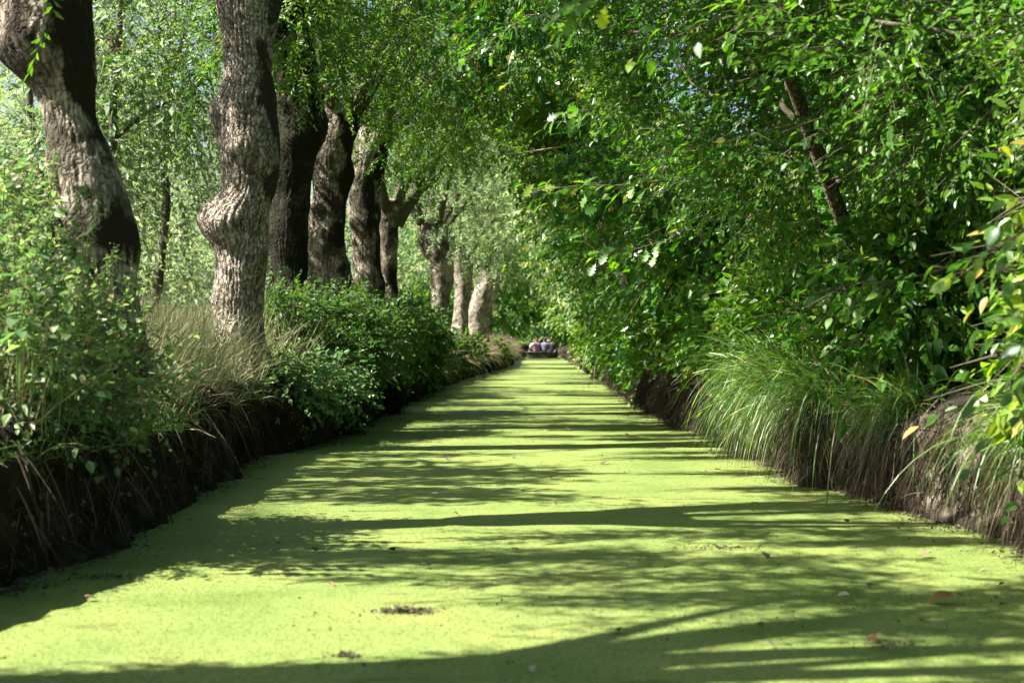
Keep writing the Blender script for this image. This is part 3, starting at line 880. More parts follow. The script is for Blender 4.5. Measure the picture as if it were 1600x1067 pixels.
# second rank behind the right bank closes the wall
rr = np.random.default_rng(5)
for k in range(9):
    y = (4, 8, 12.5, 17, 23, 31, 41, 54, 72)[k]
    s = 1 + .04 * y
    x = right_x(y) + 3.0 + .5 * s
    lob = [(x + rr.normal() * .5, y + rr.normal() * 1.2 * s, z, 1.0 * s ** .5, 1.4 * s ** .6, .8) for z in (1.2, 1.7, 2.4, 3.1, 3.9, 4.7, 5.6)]
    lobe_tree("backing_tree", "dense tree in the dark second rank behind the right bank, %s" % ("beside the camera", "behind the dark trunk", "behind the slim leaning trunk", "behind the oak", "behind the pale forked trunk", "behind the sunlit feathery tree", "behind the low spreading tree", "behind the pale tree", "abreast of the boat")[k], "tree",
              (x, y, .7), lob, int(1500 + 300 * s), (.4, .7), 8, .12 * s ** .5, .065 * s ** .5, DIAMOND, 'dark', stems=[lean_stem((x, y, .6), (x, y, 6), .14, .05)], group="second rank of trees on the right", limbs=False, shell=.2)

# trees that close the far end of the canal
for k, (x, y, lab) in enumerate(((-1.5, 112, "dark tree left of the gap where the canal bends"), (2.5, 122, "dark tree closing the far end of the canal"), (6.5, 120, "tree behind the boat at the bend of the canal"), (-6.5, 95, "tall tree on the left bank abreast of the boat"), (-6.0, 78, "tree on the left bank short of the boat"))):
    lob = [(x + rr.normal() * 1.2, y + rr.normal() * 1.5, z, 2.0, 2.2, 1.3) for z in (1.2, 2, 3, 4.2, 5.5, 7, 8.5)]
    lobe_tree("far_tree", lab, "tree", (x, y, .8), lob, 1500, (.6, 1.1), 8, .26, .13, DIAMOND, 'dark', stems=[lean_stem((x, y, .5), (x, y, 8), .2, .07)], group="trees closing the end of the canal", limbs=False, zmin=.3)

for (x0, x1, y0, y1, lab) in ((-4, 1.2, 91, 112, "dense dark tree roofing the bend of the canal left of the boat"), (1.0, 6.5, 94, 116, "dense dark tree roofing the canal beyond the boat")):
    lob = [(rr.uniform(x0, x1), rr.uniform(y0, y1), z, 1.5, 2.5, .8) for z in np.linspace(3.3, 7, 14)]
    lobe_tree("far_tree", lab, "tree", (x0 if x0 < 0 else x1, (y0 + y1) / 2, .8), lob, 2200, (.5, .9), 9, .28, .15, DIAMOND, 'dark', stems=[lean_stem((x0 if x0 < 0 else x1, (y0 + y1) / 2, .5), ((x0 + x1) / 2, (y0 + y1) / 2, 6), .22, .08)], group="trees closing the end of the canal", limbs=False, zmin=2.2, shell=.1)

# background trees over the meadow on the left
GB = "pale trees across the meadow on the left"
for (x, y, h, lab) in ((-5.2, 17.5, 5.6, "leafy ash just behind the bank between the corner trunk and the burl trunk"), (-5.6, 22, 6.2, "leafy ash behind the burl trunk on the meadow side"), (-4.9, 28, 6.5, "leafy ash behind the black mossy trunk on the meadow side")):
    lob = [(x + rr.normal() * 1.0, y + rr.normal() * 1.1, z, .8, .9, .5) for z in np.linspace(2.9, h, 9)]
    lobe_tree("ash_tree", lab, "tree", (x, y, .75), lob, 1000, (.4, .9), 9, .1, .04, DIAMOND, 'pale', stems=[lean_stem((x, y, .7), (x + .4, y, h), .09, .03), lean_stem((x - .2, y, .7), (x - .9, y + .2, h * .9), .07, .03)], group="ash trees behind the left row", lean=(0, 0, -.3), shell=.2, twig_r=.005)
for (x, y, lab) in ((-5.2, 9.0, "unseen slim ash added for shadow stripes beyond the left edge, behind the corner trunk"), (-5.0, 10.6, "unseen slim ash added for shadow stripes beyond the left edge, nearer the burl trunk")):
    lob = [(x + rr.normal() * .5, y + (k - 1.5) * .6, rr.uniform(4.3, 5.6), .8, .09, .8) for k in range(4)]  # out of view, added to stripe the water with shade; crowns are thin fans
    lobe_tree("ash_tree", lab, "tree", (x, y, .75), lob, 560, (.15, .32), 9, .09, .04, DIAMOND, 'ash', stems=[lean_stem((x, y, .7), (x + .1, y, 4.6), .08, .03)], group="ash trees behind the left row", lean=(0, 0, -.3), shell=.2)
bgt = [(-8.2, 22, 6.5, "willow close behind the corner trunk on the meadow"), (-6.5, 19, 5.5, "small willow left of the corner trunk"), (-12.6, 33, 7.0, "pale willow across the meadow at the left edge of the picture"), (-9.2, 31, 6.0, "pale willow with slender stems seen between the first two trunks"), (-10.5, 40, 8.0, "taller willow behind the slender stemmed one"),
       (-15.5, 42, 8.5, "big willow behind the leaning corner trunk"), (-13.2, 52, 9.0, "far willow under the gap of sky"), (-18.5, 50, 9.0, "far willow at the left edge beyond the meadow"),
       (-8.6, 50, 8.0, "willow glimpsed between the burl trunk and the black trunk"), (-8.4, 62, 9.0, "willow glimpsed right of the black mossy trunk"), (-7.2, 75, 9.0, "bright willow glimpsed left of the three far trunks"), (-16, 70, 10, "farthest willow across the meadow"), (-24, 60, 10, "willow far out beyond the left edge")]
for k, (x, y, h, lab) in enumerate(bgt):
    lob = []
    for q in range(9):
        z = .9 + (h - 1.2) * (q + rr.random() * .6) / 9
        s = (.7 + .9 * math.sin(math.pi * min(1, z / h))) * h / 7
        lob.append((x + rr.normal() * s * .6, y + rr.normal() * s * .6, z, s, s, s * .75))
    st = [lean_stem((x, y, .7), (x + rr.normal() * .8, y, h * .8), .11, .04), lean_stem((x + .1, y, .7), (x + rr.normal() * 1.5, y + .3, h * .7), .08, .03), lean_stem((x - .1, y, .7), (x + rr.normal() * 1.5, y + .2, h * .75), .08, .03)]
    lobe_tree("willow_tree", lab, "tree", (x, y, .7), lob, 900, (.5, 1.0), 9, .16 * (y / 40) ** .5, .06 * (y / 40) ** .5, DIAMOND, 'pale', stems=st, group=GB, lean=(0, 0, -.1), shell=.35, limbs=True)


# ------------------------------------------------------------------ shrubs and herbs of the left bank
GS = "bramble bushes on the left bank"
def bramble(label, lobes, n, L=.05, mat='bramble', tpl=OVATE, name="bramble_bush", group=GS, lean=(.25, -.1, .05), cat="bush"):
    b0 = (lobes[0][0] - .1, lobes[0][1], .65)
    stems = [lean_stem((b0[0] + rng.normal() * .1, b0[1] + rng.normal() * .1, .6), (l[0], l[1], l[2]), .01, .005, .05) for l in lobes]
    return lobe_tree(name, label, cat, b0, lobes, n, (.15, .4), 8, L, L * .62, tpl, mat, stems=stems, group=group, lean=lean, limbs=False, zmin=.1, twig_r=.0025, shell=.25)


def lb(u, v, Y, r, ry=1.3, rz=.9):
    x, y, z = at(u, v, Y)
    return (x, y, z, r, r * ry, r * rz)


bramble("bright bramble thicket in the left foreground below the corner trunk", [lb(40, 540, 6.6, .22), lb(130, 560, 7.2, .2), lb(20, 480, 6.9, .2), lb(95, 500, 7.4, .18), lb(190, 600, 7.6, .15), lb(60, 590, 6.6, .16), lb(-10, 580, 6.3, .18), lb(120, 610, 7.0, .13)], 760, .036, 'herb')
bramble("loose leafy bush at the left edge reaching up beside the corner trunk", [lb(-20, 400, 6.9, .2), lb(10, 340, 7.4, .14), lb(30, 440, 7.6, .18), lb(80, 450, 7.4, .14), lb(-40, 300, 7.4, .16)], 260, .045, 'herb')
bramble("dark bramble bush to the right of the burl trunk", [lb(500, 520, 15.2, .28), lb(540, 490, 15.8, .2), lb(450, 530, 14.6, .26), lb(465, 490, 15.2, .16), lb(560, 530, 15.2, .34), lb(610, 525, 16.6, .26), lb(520, 575, 14.8, .26), lb(430, 480, 14.4, .15)], 2500, .042)
bramble("small sunlit bramble at the foot of the burl trunk", [lb(470, 600, 13.4, .22), lb(520, 610, 14.2, .2), lb(430, 600, 13.0, .15)], 420, .045, 'herb')
bramble("bush under the forked pollard on the left bank", [lb(600, 510, 19, .26), lb(650, 540, 20, .3), lb(570, 520, 18.4, .26), lb(630, 500, 19.5, .16)], 800, .07)
bramble("hedge of brambles below the three short far trunks", [lb(640, 510, 25, .4), lb(675, 545, 27, .35), lb(700, 550, 31, .35), lb(640, 495, 26, .22)], 800, .08)
bramble("farthest bramble bush on the left bank near the pale trunk", [lb(730, 550, 37, .35), lb(770, 552, 46, .35)], 400, .1)
bramble("green creeper trailing from the foreground left bank", [lb(150, 625, 6.9, .09), lb(220, 620, 7.8, .1), lb(60, 625, 6.5, .09)], 130, .036, 'herb')


def leaf_parts(root, P, D, N, L, meshes):
    """single leaves as parts that share their mesh"""
    D = norm(D); S = norm(np.cross(N, D)); N = np.cross(D, S)
    from mathutils import Matrix
    for k in range(len(P)):
        o = link("leaf", meshes[k % len(meshes)], root)
        s = L[k]
        o.matrix_local = Matrix(((D[k, 0] * s, S[k, 0] * s, N[k, 0] * s, P[k, 0]), (D[k, 1] * s, S[k, 1] * s, N[k, 1] * s, P[k, 1]), (D[k, 2] * s, S[k, 2] * s, N[k, 2] * s, P[k, 2]), (0, 0, 0, 1)))


def one_leaf(tpl, w, mat):
    mb = MB(); V, q, t = tpl
    mb.add(V * np.array([1, w, w]), q, t, .0)
    return mb.mesh("leaf", mat, True)


NET = [one_leaf(OVATE_FINE, .62, M['herb'])]
GN = "tall nettle stems in the left foreground"
M['flower'] = leaf_mat("nettle_flower", [(0, (.12, .15, .08)), (1, (.3, .32, .2))], tfac=.3, rough=.8)
nets = [(128, 300, 7.0, .08), (150, 330, 6.9, .1), (60, 350, 6.6, 0), (20, 330, 6.5, -.05), (180, 400, 7.2, .12), (100, 380, 6.6, .02), (205, 440, 7.4, .1), (40, 420, 6.4, 0), (160, 470, 6.9, .1), (235, 490, 7.7, .12), (85, 250, 7.3, .05), (8, 240, 7.2, 0), (120, 430, 6.4, .05), (195, 520, 7.2, .14)]
wh = ["tallest nettle in front of the corner trunk", "nettle with a pale plume crossing the dark side of the corner trunk", "leafy nettle left of the corner trunk", "nettle at the extreme left edge", "nettle arching right from the corner trunk", "yellow green nettle at the middle of the left thicket", "nettle reaching toward the gap between the first two trunks", "low nettle in the left thicket", "nettle over the dark foot of the corner trunk", "drooping nettle nearest the burl trunk", "nettle rising beside the left side of the corner trunk", "slender nettle high at the left edge", "nettle at the front of the left thicket", "nettle hanging over the bank edge"]
for (u, v, Y, ln), lab in zip(nets, wh):
    Y -= .55
    top = at(u, v - 15, Y)
    bx = top[0] - ln - .08
    base = np.array([bx, Y + .15, .72])
    root = thing("nettle_plant", base, lab, "plant", GN)
    t = np.linspace(0, 1, 10)[:, None]
    pts = base * (1 - t) + top * t + np.array([0, 0, .1]) * np.sin(t * math.pi) - base
    b = MB(); tube(b, pts, np.linspace(.005, .002, 10), 5); b.build("stem", M['herb'], root, smooth=True)
    h = top[2] - base[2]
    npair = max(6, int(h / .07))
    P, D, N, Ls = [], [], [], []
    fl = MB()
    for k in range(npair):
        f = .25 + .75 * (k + .5) / npair
        c = np.array([np.interp(f, t[:, 0], pts[:, q]) for q in range(3)])
        a0 = (k % 2) * math.pi / 2 + rng.random() * .4
        for a in (a0, a0 + math.pi):
            P.append(c); D.append((math.cos(a), math.sin(a), -.35 + rng.normal() * .2)); N.append((.2 * rng.normal() - math.cos(a) * -.3, .2 * rng.normal(), 1)); Ls.append((.1 - .055 * f) * rng.uniform(.8, 1.25))
        if f > .55:
            m_ = 26
            a = rng.random(m_) * 6.28
            q = c + np.stack([np.cos(a) * .022, np.sin(a) * .022, rng.uniform(-.06, .03, m_)], 1)
            leaves(fl, q, rand_dir(m_), rand_dir(m_), .012, .01, DIAMOND, rng.random(m_))
    leaf_parts(root, np.array(P), np.array(D, float), np.array(N, float), np.array(Ls), NET)
    fl.build("flower_plume", M['flower'], root)["kind"] = "stuff"

# ------------------------------------------------------------------ grasses
def patch(n, Y0, Y1, x0, x1, power=1.0, side=-1):
    Y = Y0 + (Y1 - Y0) * rng.random(n) ** power
    off = x0 + (x1 - x0) * rng.random(n)
    X = (left_x(Y) if side < 0 else right_x(Y)) + side * off
    Z = np.interp(off, [0, .1, .3, .8, 2, 9], [.52, .62, .68, .76, .8, .82])
    return np.stack([X, Y, Z - .03], 1)


mb = MB()
P = patch(15000, 9.5, 22, .12, 3.0, 1.2)
n = len(P)
blades(mb, P, np.array([.25, 0, 1]) + rng.normal(size=(n, 3)) * .32, rng.uniform(.25, .8, n), rng.uniform(.004, .008, n), rng.uniform(.2, 1.3, n), 4, np.clip(rng.random(n) * .8 + .2 * vnoise(P * 1.5, 4), 0, .99))
P = patch(12000, 14, 60, .1, 9.0, 1.4)
n = len(P)
blades(mb, P, np.array([.1, 0, 1]) + rng.normal(size=(n, 3)) * .3, rng.uniform(.3, .75, n), rng.uniform(.008, .016, n), rng.uniform(.2, 1.2, n), 3, rng.random(n))
tag(mb.build("grass", M['grass']), kind='stuff')

mb = MB()   # straw hanging over the edge of the left bank
P = patch(11000, 6.0, 24, -.02, .5, 1.15)
P = P[rng.random(len(P)) < np.clip((fbm(P * np.array([0, 1.4, 0]), 8, 2) - .38) * 3, .03, .8) * np.interp(P[:, 1], [6, 9.5, 10.5, 17, 24], [.03, .12, 1, .8, .6])]
n = len(P)
blades(mb, P, np.array([.5, -.1, .5]) + rng.normal(size=(n, 3)) * .6, rng.uniform(.1, .42, n), rng.uniform(.002, .005, n), rng.uniform(.5, 3.0, n), 5, rng.random(n))
P = patch(9000, 24, 62, -.05, .6, 1.1)
n = len(P)
blades(mb, P, np.array([.5, -.1, .7]) + rng.normal(size=(n, 3)) * .35, rng.uniform(.4, .9, n), rng.uniform(.01, .022, n), rng.uniform(.8, 2.6, n), 4, rng.random(n))
tag(mb.build("dry_grass", M['straw']), kind='stuff')

mb = MB()
P = patch(5000, 5.5, 22, -.03, .35, 1.2)
n = len(P)
blades(mb, P, np.array([.2, 0, .8]) + rng.normal(size=(n, 3)) * .6, rng.uniform(.06, .25, n), rng.uniform(.002, .005, n), rng.uniform(.5, 2.5, n), 4, rng.random(n))
tag(mb.build("brink_grass", M['sedge']), kind='stuff')

# scraps and scum gathered along both waterlines
mb = MB()
n = 9000
Y = 5 + 25 * rng.random(n) ** 1.6
sd_ = rng.random(n) < .5
fine = lambda y_, sgn: (fbm(np.stack([y_ * 1.3, 0 * y_ + sgn, 0 * y_], 1), 5, 3) - .5) * .38
X = np.where(sd_, left_x(Y) + fine(Y, -1) + np.abs(rng.normal(size=n)) * .1, right_x(Y) - fine(Y, 1) - np.abs(rng.normal(size=n)) * .1)
P = np.stack([X, Y, rng.uniform(.002, .012, n)], 1)
leaves(mb, P, rand_dir(n) * np.array([1, 1, .2]), np.array([0, 0, 1]) + rng.normal(size=(n, 3)) * .4, rng.uniform(.01, .045, n), rng.uniform(.006, .02, n), DIAMOND, rng.random(n))
tag(mb.build("waterline_scum", M['root']), kind='stuff')

mb = MB()   # roots on the face of both banks
for side, n, y1 in ((-1, 2200, 26), (1, 16000, 40)):
    fp = FACE[side][rng.integers(len(FACE[side]), size=n)]
    fp = fp + rng.normal(size=fp.shape) * .03
    Y, X, Z = fp[:, 1], fp[:, 0] - side * .02, np.maximum(fp[:, 2], .06)
    clump = fbm(np.stack([Y * 1.6, 0 * Y, 0 * Y], 1), 61, 2)
    keep = rng.random(n) < np.clip((clump - .42) * 5, .04, 1)
    P = np.stack([X, Y, Z], 1)[keep]
    k = len(P)
    L = np.minimum(P[:, 2] + .04, rng.uniform(.08, .6, k) * (.4 + P[:, 2]))
    blades(mb, P, np.array([-side * .15, 0, -1]) + rng.normal(size=(k, 3)) * .35, L, rng.uniform(.002, .008, k), .7, 4, rng.random(k))
tag(mb.build("hanging_roots", M['root']), kind='stuff')

mb = MB()   # crumbs, dead leaves and moss stuck to the faces
for side, n in ((-1, 9000), (1, 14000)):
    P = FACE[side][rng.integers(len(FACE[side]), size=n)] + rng.normal(size=(n, 3)) * np.array([.012, .05, .03])
    P[:, 2] = np.maximum(P[:, 2], .004)
    leaves(mb, P, rand_dir(n) + np.array([0, 0, -.5]), np.array([-side * 1.0, 0, .5]) + rng.normal(size=(n, 3)) * .5, rng.uniform(.012, .05, n), rng.uniform(.008, .03, n), DIAMOND, rng.random(n))
tag(mb.build("bank_litter", M['litter']), kind='stuff')

mb = MB()   # grass and dead stalks standing in the left thicket
P = patch(2600, 6.2, 10.0, .05, 1.0, 1.0)
n = len(P)
blades(mb, P, np.array([.15, 0, 1]) + rng.normal(size=(n, 3)) * .28, rng.uniform(.2, .75, n), rng.uniform(.003, .007, n), rng.uniform(.2, 1.4, n), 4, rng.random(n))
tag(mb.build("tall_grass", M['grass']), kind='stuff')

# sedges of the right bank
GT = "sedge tussocks on the right bank"
sed = [(11.9, .12, 1.05, 420, "sedge tussock farthest along the right bank, half under the leaves"), (11.2, .08, 1.25, 700, "long sedge tussock whose blades hang down to the duckweed beside the dark bank"), (10.5, .1, 1.25, 750, "tall arching sedge tussock second along from the dark bank"), (9.9, .1, 1.05, 520, "pale striped sedge tussock above dry brown roots"),
       (9.15, .2, .62, 420, "bright yellow green sedge tuft over dark hanging roots"), (8.6, .08, .8, 330, "sedge tussock beside the brown root curtain"), (8.1, .45, .4, 110, "short sedge tuft on top of the pale earth face"), (6.7, .12, 1.0, 420, "dark sedge tussock at the right edge of the picture"), (13.4, .2, .8, 200, "sedge wisps over the dark hollow of the bank")]
for (Y, off, L, n, lab) in sed:
    base = np.array([right_x(Y) + off, Y, .52])
    root = thing("sedge_tussock", base, lab, "grass tussock", GT)
    mb = MB()
    n = int(n * .95)
    P = rng.normal(size=(n, 3)) * np.array([.08, .13, .05])
    a = rng.normal(size=n) * 1.0 + math.pi
    D = np.stack([np.cos(a) * .55, np.sin(a) * .6, np.full(n, .95)], 1) + rng.normal(size=(n, 3)) * .3
    L = L * .84
    blades(mb, P, D, L * rng.uniform(.45, 1.1, n), rng.uniform(.005, .012, n), rng.uniform(1.8, 4.6, n), 8, np.clip(rng.random(n) * .9, 0, .99))
    mb.build("blades", M['sedge'], root)
    mb = MB()
    k = n // 7
    P = rng.normal(size=(k, 3)) * np.array([.06, .2, .08]) + np.array([-.12, 0, 0])
    blades(mb, P, np.array([-.4, 0, -.6]) + rng.normal(size=(k, 3)) * .3, rng.uniform(.25, .55, k), rng.uniform(.003, .008, k), 1.5, 4, rng.random(k))
    mb.build("dead_blades", M['straw'], root)

# low shrubs along the right bank
GL = "low shrubs along the right bank"
for k, (y, lab) in enumerate(((5.6, "low shrub at the right edge behind the dark sedge"), (9.4, "shrub with dry twigs above the yellow green sedge"), (12.4, "dark shrub above the farthest sedge tussock"), (14.8, "dark ivy leaved shrub over the black hollow of the right bank"), (17.8, "shrub above the pale dry roots"), (21.5, "shrub below the pale forked trunk"), (26, "shrub with drooping twigs on the right bank past the forked trunk"), (32, "shrub touching the duckweed on the right bank"), (40, "far low shrub on the right bank"), (52, "far pale shrub on the right bank"), (66, "farthest low shrub on the right bank"))):
    s = 1 + .02 * y
    x = right_x(y) + (.8 if y > 45 else 0)
    lob = [(x + (.2 if 6.5 < y < 12 else .0) + rr.uniform(.1, .5), y + rr.normal() * .6 * s, (1.0 if 5 < y < 12 else .72) + rr.random() * .7, .33 * s, .5 * s, .3 * s) for _ in range(5)]
    lobe_tree("low_shrub", lab, "shrub", (x + .5, y, .65), lob, 900, (.2, .4), 8, .06 * s, .036 * s, OVATE if y < 20 else DIAMOND, 'dark' if k % 2 else 'mid',
              stems=[lean_stem((x + .5, y + rr.normal() * .2, .6), (l[0], l[1], l[2]), .012, .005, .05) for l in lob], group=GL, limbs=False, twig_r=.003 if y < 20 else 0, zmin=.05)


# ------------------------------------------------------------------ overhanging oak branches with single leaves
OAKM = [one_leaf(OAK, 1.0, M['dark']), one_leaf(OAK, .85, M['mid'])]
OVM = [one_leaf(OVATE_FINE, .6, M['dark']), one_leaf(OVATE_FINE, .55, M['mid'])]
GO = "leafy sprays hanging in from the right bank trees"
sprays = [([(1660, 300, 5.0), (1600, 360, 5.0), (1540, 400, 5.0), (1490, 440, 5.1)], .075, 34, OVM, "blurred leafy spray reaching in at the right edge above the sedges"),
          ([(1670, 500, 5.2), (1620, 540, 5.2), (1580, 590, 5.2), (1560, 640, 5.2)], .085, 26, OVM, "blurred grey green spray drooping at the right edge over the pale earth face"),
          ([(1660, 690, 5.0), (1620, 720, 5.0), (1590, 760, 5.0)], .07, 12, OVM, "lowest blurred spray at the right edge just above the water"),
          ([(1060, -90, 5.4), (990, -30, 5.4), (920, 10, 5.5), (870, 40, 5.5)], .08, 30, OAKM, "blurred oak spray hanging into the top of the picture"),
          ([(1160, 110, 11.5), (1080, 140, 11.5), (1000, 150, 11.4), (930, 170, 11.3), (850, 190, 11.2)], .11, 44, OAKM, "oak spray lit from behind in front of the far foliage, top of the arch"),
          ([(1120, 250, 11), (1050, 280, 11), (970, 290, 11), (900, 290, 11), (830, 300, 11)], .11, 44, OAKM, "long oak spray with bright lobed leaves reaching left over mid canal"),
          ([(1130, 330, 10.5), (1060, 370, 10.5), (990, 390, 10.4), (930, 400, 10.4)], .105, 38, OAKM, "lower oak spray with sunlit tips above the boat channel"),
          ([(1400, 180, 8.6), (1340, 200, 8.6), (1270, 210, 8.5), (1210, 250, 8.5)], .07, 34, OVM, "leafy spray crossing in front of the slim leaning trunk"),
          ([(1480, 420, 8.4), (1400, 440, 8.3), (1330, 440, 8.3), (1260, 480, 8.2)], .075, 34, OVM, "bright leaf spray over the tall sedges"),
          ([(1200, 20, 8.0), (1120, 30, 8.0), (1050, 60, 8.0), (1000, 100, 8.0)], .09, 34, OVM, "large leaved spray at the top right of the arch"),
          ([(900, 40, 10), (830, 20, 10), (760, 70, 10), (700, 110, 10)], .1, 34, OAKM, "oak spray at the top middle where both canopies meet")]
for pix, L, nl, ms, lab in sprays:
    pts = np.array([at(*p_) for p_ in pix])
    root = thing("leafy_spray", pts[0], lab, "branch", GO)
    pts = pts - pts[0]
    t = np.linspace(0, len(pts) - 1, 12)
    C = np.stack([np.interp(t, range(len(pts)), pts[:, q]) for q in range(3)], 1)
    b = MB(); tube(b, C, np.linspace(.007, .002, 12), 5)
    ti = np.sort(rng.random(nl)) * 10 + .9
    i = np.minimum(ti.astype(int), 10)
    base = C[i] + (C[i + 1] - C[i]) * (ti - i)[:, None]
    T = norm(C[i + 1] - C[i])
    sd = norm(np.cross(T, rng.normal(size=(nl, 3)) * .5 + np.array([0, 0, 1])))
    sd *= np.where(np.arange(nl) % 2 == 0, 1, -1)[:, None]
    off = norm(sd + T * .5 + rng.normal(size=(nl, 3)) * .35)
    tipd = base + off * rng.uniform(.02, .22, nl)[:, None]
    for k in range(nl):
        tube(b, np.array([base[k], tipd[k]]), np.array([.002, .0012]), 3)
    b.build("twig", M['twig'], root, smooth=True)
    D = norm(off * .7 + T * .5 + np.array([0, 0, -.4]) + rng.normal(size=(nl, 3)) * .3)
    N = np.array([-.35, -.25, 1.0]) + rng.normal(size=(nl, 3)) * .45
    leaf_parts(root, tipd, D, N, L * rng.uniform(.7, 1.25, nl), ms)

# bare pale branches
def bare(pix, r0, r1, label, name="bare_branch", mat='dead', group="bare twigs and branches"):
    pts = np.array([at(*p_) for p_ in pix])
    b = MB(); tube(b, pts - pts[0], np.linspace(r0, r1, len(pts)), 6)
    o = b.build(name, M[mat], None, True, tuple(pts[0]))
    tag(o, label, "branch", group)


bare([(1010, 200, 17), (900, 226, 17), (855, 233, 17), (810, 240, 17), (765, 243, 17)], .014, .006, "pale bare branch lying level across the upper middle of the arch")
bare([(1040, 60, 9.5), (1080, 130, 9.5), (1130, 160, 9.4), (1165, 168, 9.4)], .008, .006, "bare brown branch sloping down to the right among leaves at the top")
bare([(1480, 280, 9), (1540, 275, 8.8), (1600, 262, 8.6), (1660, 250, 8.6)], .006, .004, "thin straight twig at the right edge of the picture")
bare([(235, 668, 9.2), (275, 670, 8.9), (310, 671, 8.8), (338, 684, 8.7)], .005, .002, "dry pale twig sticking out from the left bank over the water", "dry_twig")
bare([(1290, 800, 8.6), (1300, 700, 8.7), (1310, 640, 8.8)], .004, .003, "thin stem standing in front of the sedges", "reed_stalk")
for k, (u, v0, v1) in enumerate(((912, 560, 625), (930, 570, 618), (952, 560, 620))):
    Y = 30 + k * .6
    bare([(u + 6, v0 - 20, Y), (u, v0, Y), (u - 3, (v0 + v1) / 2, Y), (u + 6, v1, Y)], .006, .003, ("leftmost pale twig trailing down to the duckweed on the right", "middle pale twig trailing down to the duckweed on the right", "rightmost pale twig trailing down to the duckweed on the right")[k], "trailing_twig")

# ------------------------------------------------------------------ fallen leaves and debris on the duckweed
FM = {'pink': plain_mat("dry_leaf_pink", (.2, .12, .09), .7), 'brown': plain_mat("dry_leaf_brown", (.16, .075, .028), .6), 'red': plain_mat("dry_leaf_red", (.13, .045, .025), .6), 'pale': plain_mat("dry_leaf_pale", (.28, .23, .17), .7), 'dark': plain_mat("dry_leaf_dark", (.06, .045, .03), .7)}
FL = {k: [one_leaf(OAK, .9, m_), one_leaf(OVATE_FINE, .7, m_)] for k, m_ in FM.items()}
GF = "fallen leaves floating on the duckweed"
fall = [(657, 888, 'pink', .075, "curled pinkish leaf floating left of centre in a dark stripe"), (1492, 943, 'brown', .16, "large curled orange brown leaf floating near the right foreground"), (1320, 817, 'dark', .08, "dark curled leaf floating in front of the sedges"),
        (1183, 981, 'red', .07, "round red brown leaf floating in the right foreground"), (1228, 1009, 'dark', .06, "small dark leaf floating just below the red brown one"), (1402, 1016, 'pink', .08, "greyish pink leaf floating by dark scum at lower right"), (1358, 1002, 'red', .06, "reddish leaf beside the greyish pink one at lower right"),
        (1455, 986, 'pale', .07, "pale tan leaf floating below the large orange brown leaf"), (1350, 920, 'pale', .09, "pale leaf lying flat left of the large orange brown leaf"), (1328, 937, 'pale', .08, "whitish leaf floating a little nearer than the flat pale leaf"), (1456, 871, 'pink', .1, "long pinkish leaf floating close to the pale earth bank"), (1190, 869, 'dark', .09, "dark folded leaf floating in the bright water right of centre"),
        (800, 863, 'dark', .06, "small grey leaf at the edge of the broad dark stripe in the centre"), (776, 877, 'brown', .07, "yellow brown leaf lying in the broad dark stripe in the centre"), (440, 864, 'pink', .07, "faint pink leaf floating near the left shadow"), (490, 862, 'dark', .09, "black leaf scrap standing up left of centre"),
        (950, 725, 'dark', .13, "dark leaf scrap in mid canal"), (860, 785, 'pink', .09, "pinkish leaf scrap floating left of mid canal"), (697, 718, 'dark', .1, "small dark scrap near the left half of mid canal"), (1118, 738, 'brown', .08, "orange brown leaf floating near the sedges in mid canal"), (830, 1049, 'pale', .05, "tiny white petal like leaf at the bottom centre"), (1572, 918, 'pale', .07, "pale leaf floating at the right edge"), (1575, 952, 'red', .07, "red leaf floating at the right edge"), (960, 993, 'red', .09, "red brown scrap lying in the front dark stripe"), (132, 940, 'pink', .07, "pink leaf floating in the left foreground shadow"), (1176, 790, 'pale', .07, "pale leaf out from the sedge roots"), (516, 914, 'pink', .05, "tiny pink leaf left of centre in bright duckweed"), (975, 680, 'brown', .1, "tiny rusty leaf far along the canal"), (1115, 690, 'brown', .1, "tiny rusty leaf near the black hollow of the right bank")]
for u, v, c_, s, lab in fall:
    Y = F * CAM_H / (v - 533.5)
    o = link("fallen_leaf", FL[c_][int(rng.integers(2))], None, ((u - 800) / F * Y, Y, .012 + s * .12))
    o.rotation_euler = (rng.normal() * .16, rng.normal() * .16, rng.random() * 6.28)
    s *= .68
    o.scale = (s, s, s * 1.6)
    tag(o, lab, "leaf", GF)
FS = {k: one_leaf(OVATE_FINE, .7, m_) for k, m_ in FM.items()}
for k in range(34):
    v = 575 + 480 * rng.random() ** 1.2
    Y = F * CAM_H / (v - 533.5)
    x = left_x(Y) + .3 + rng.random() * (right_x(Y) - left_x(Y) - .6)
    s = .025 + .012 * Y ** .5 * rng.random()
    o = link("leaf_speck", FS[('pale', 'pink', 'dark', 'brown')[k % 4]], None, (x, Y, .008))
    o.rotation_euler = (rng.normal() * .3, rng.normal() * .3, rng.random() * 6.28)
    o.scale = (s, s, s)
    tag(o, ("tiny pale dry leaf speck on the duckweed", "tiny pinkish dry leaf speck on the duckweed", "tiny blackish leaf speck on the duckweed", "tiny brown leaf speck on the duckweed")[k % 4], "leaf", ("pale", "pink", "blackish", "brown")[k % 4] + " leaf specks on the duckweed")

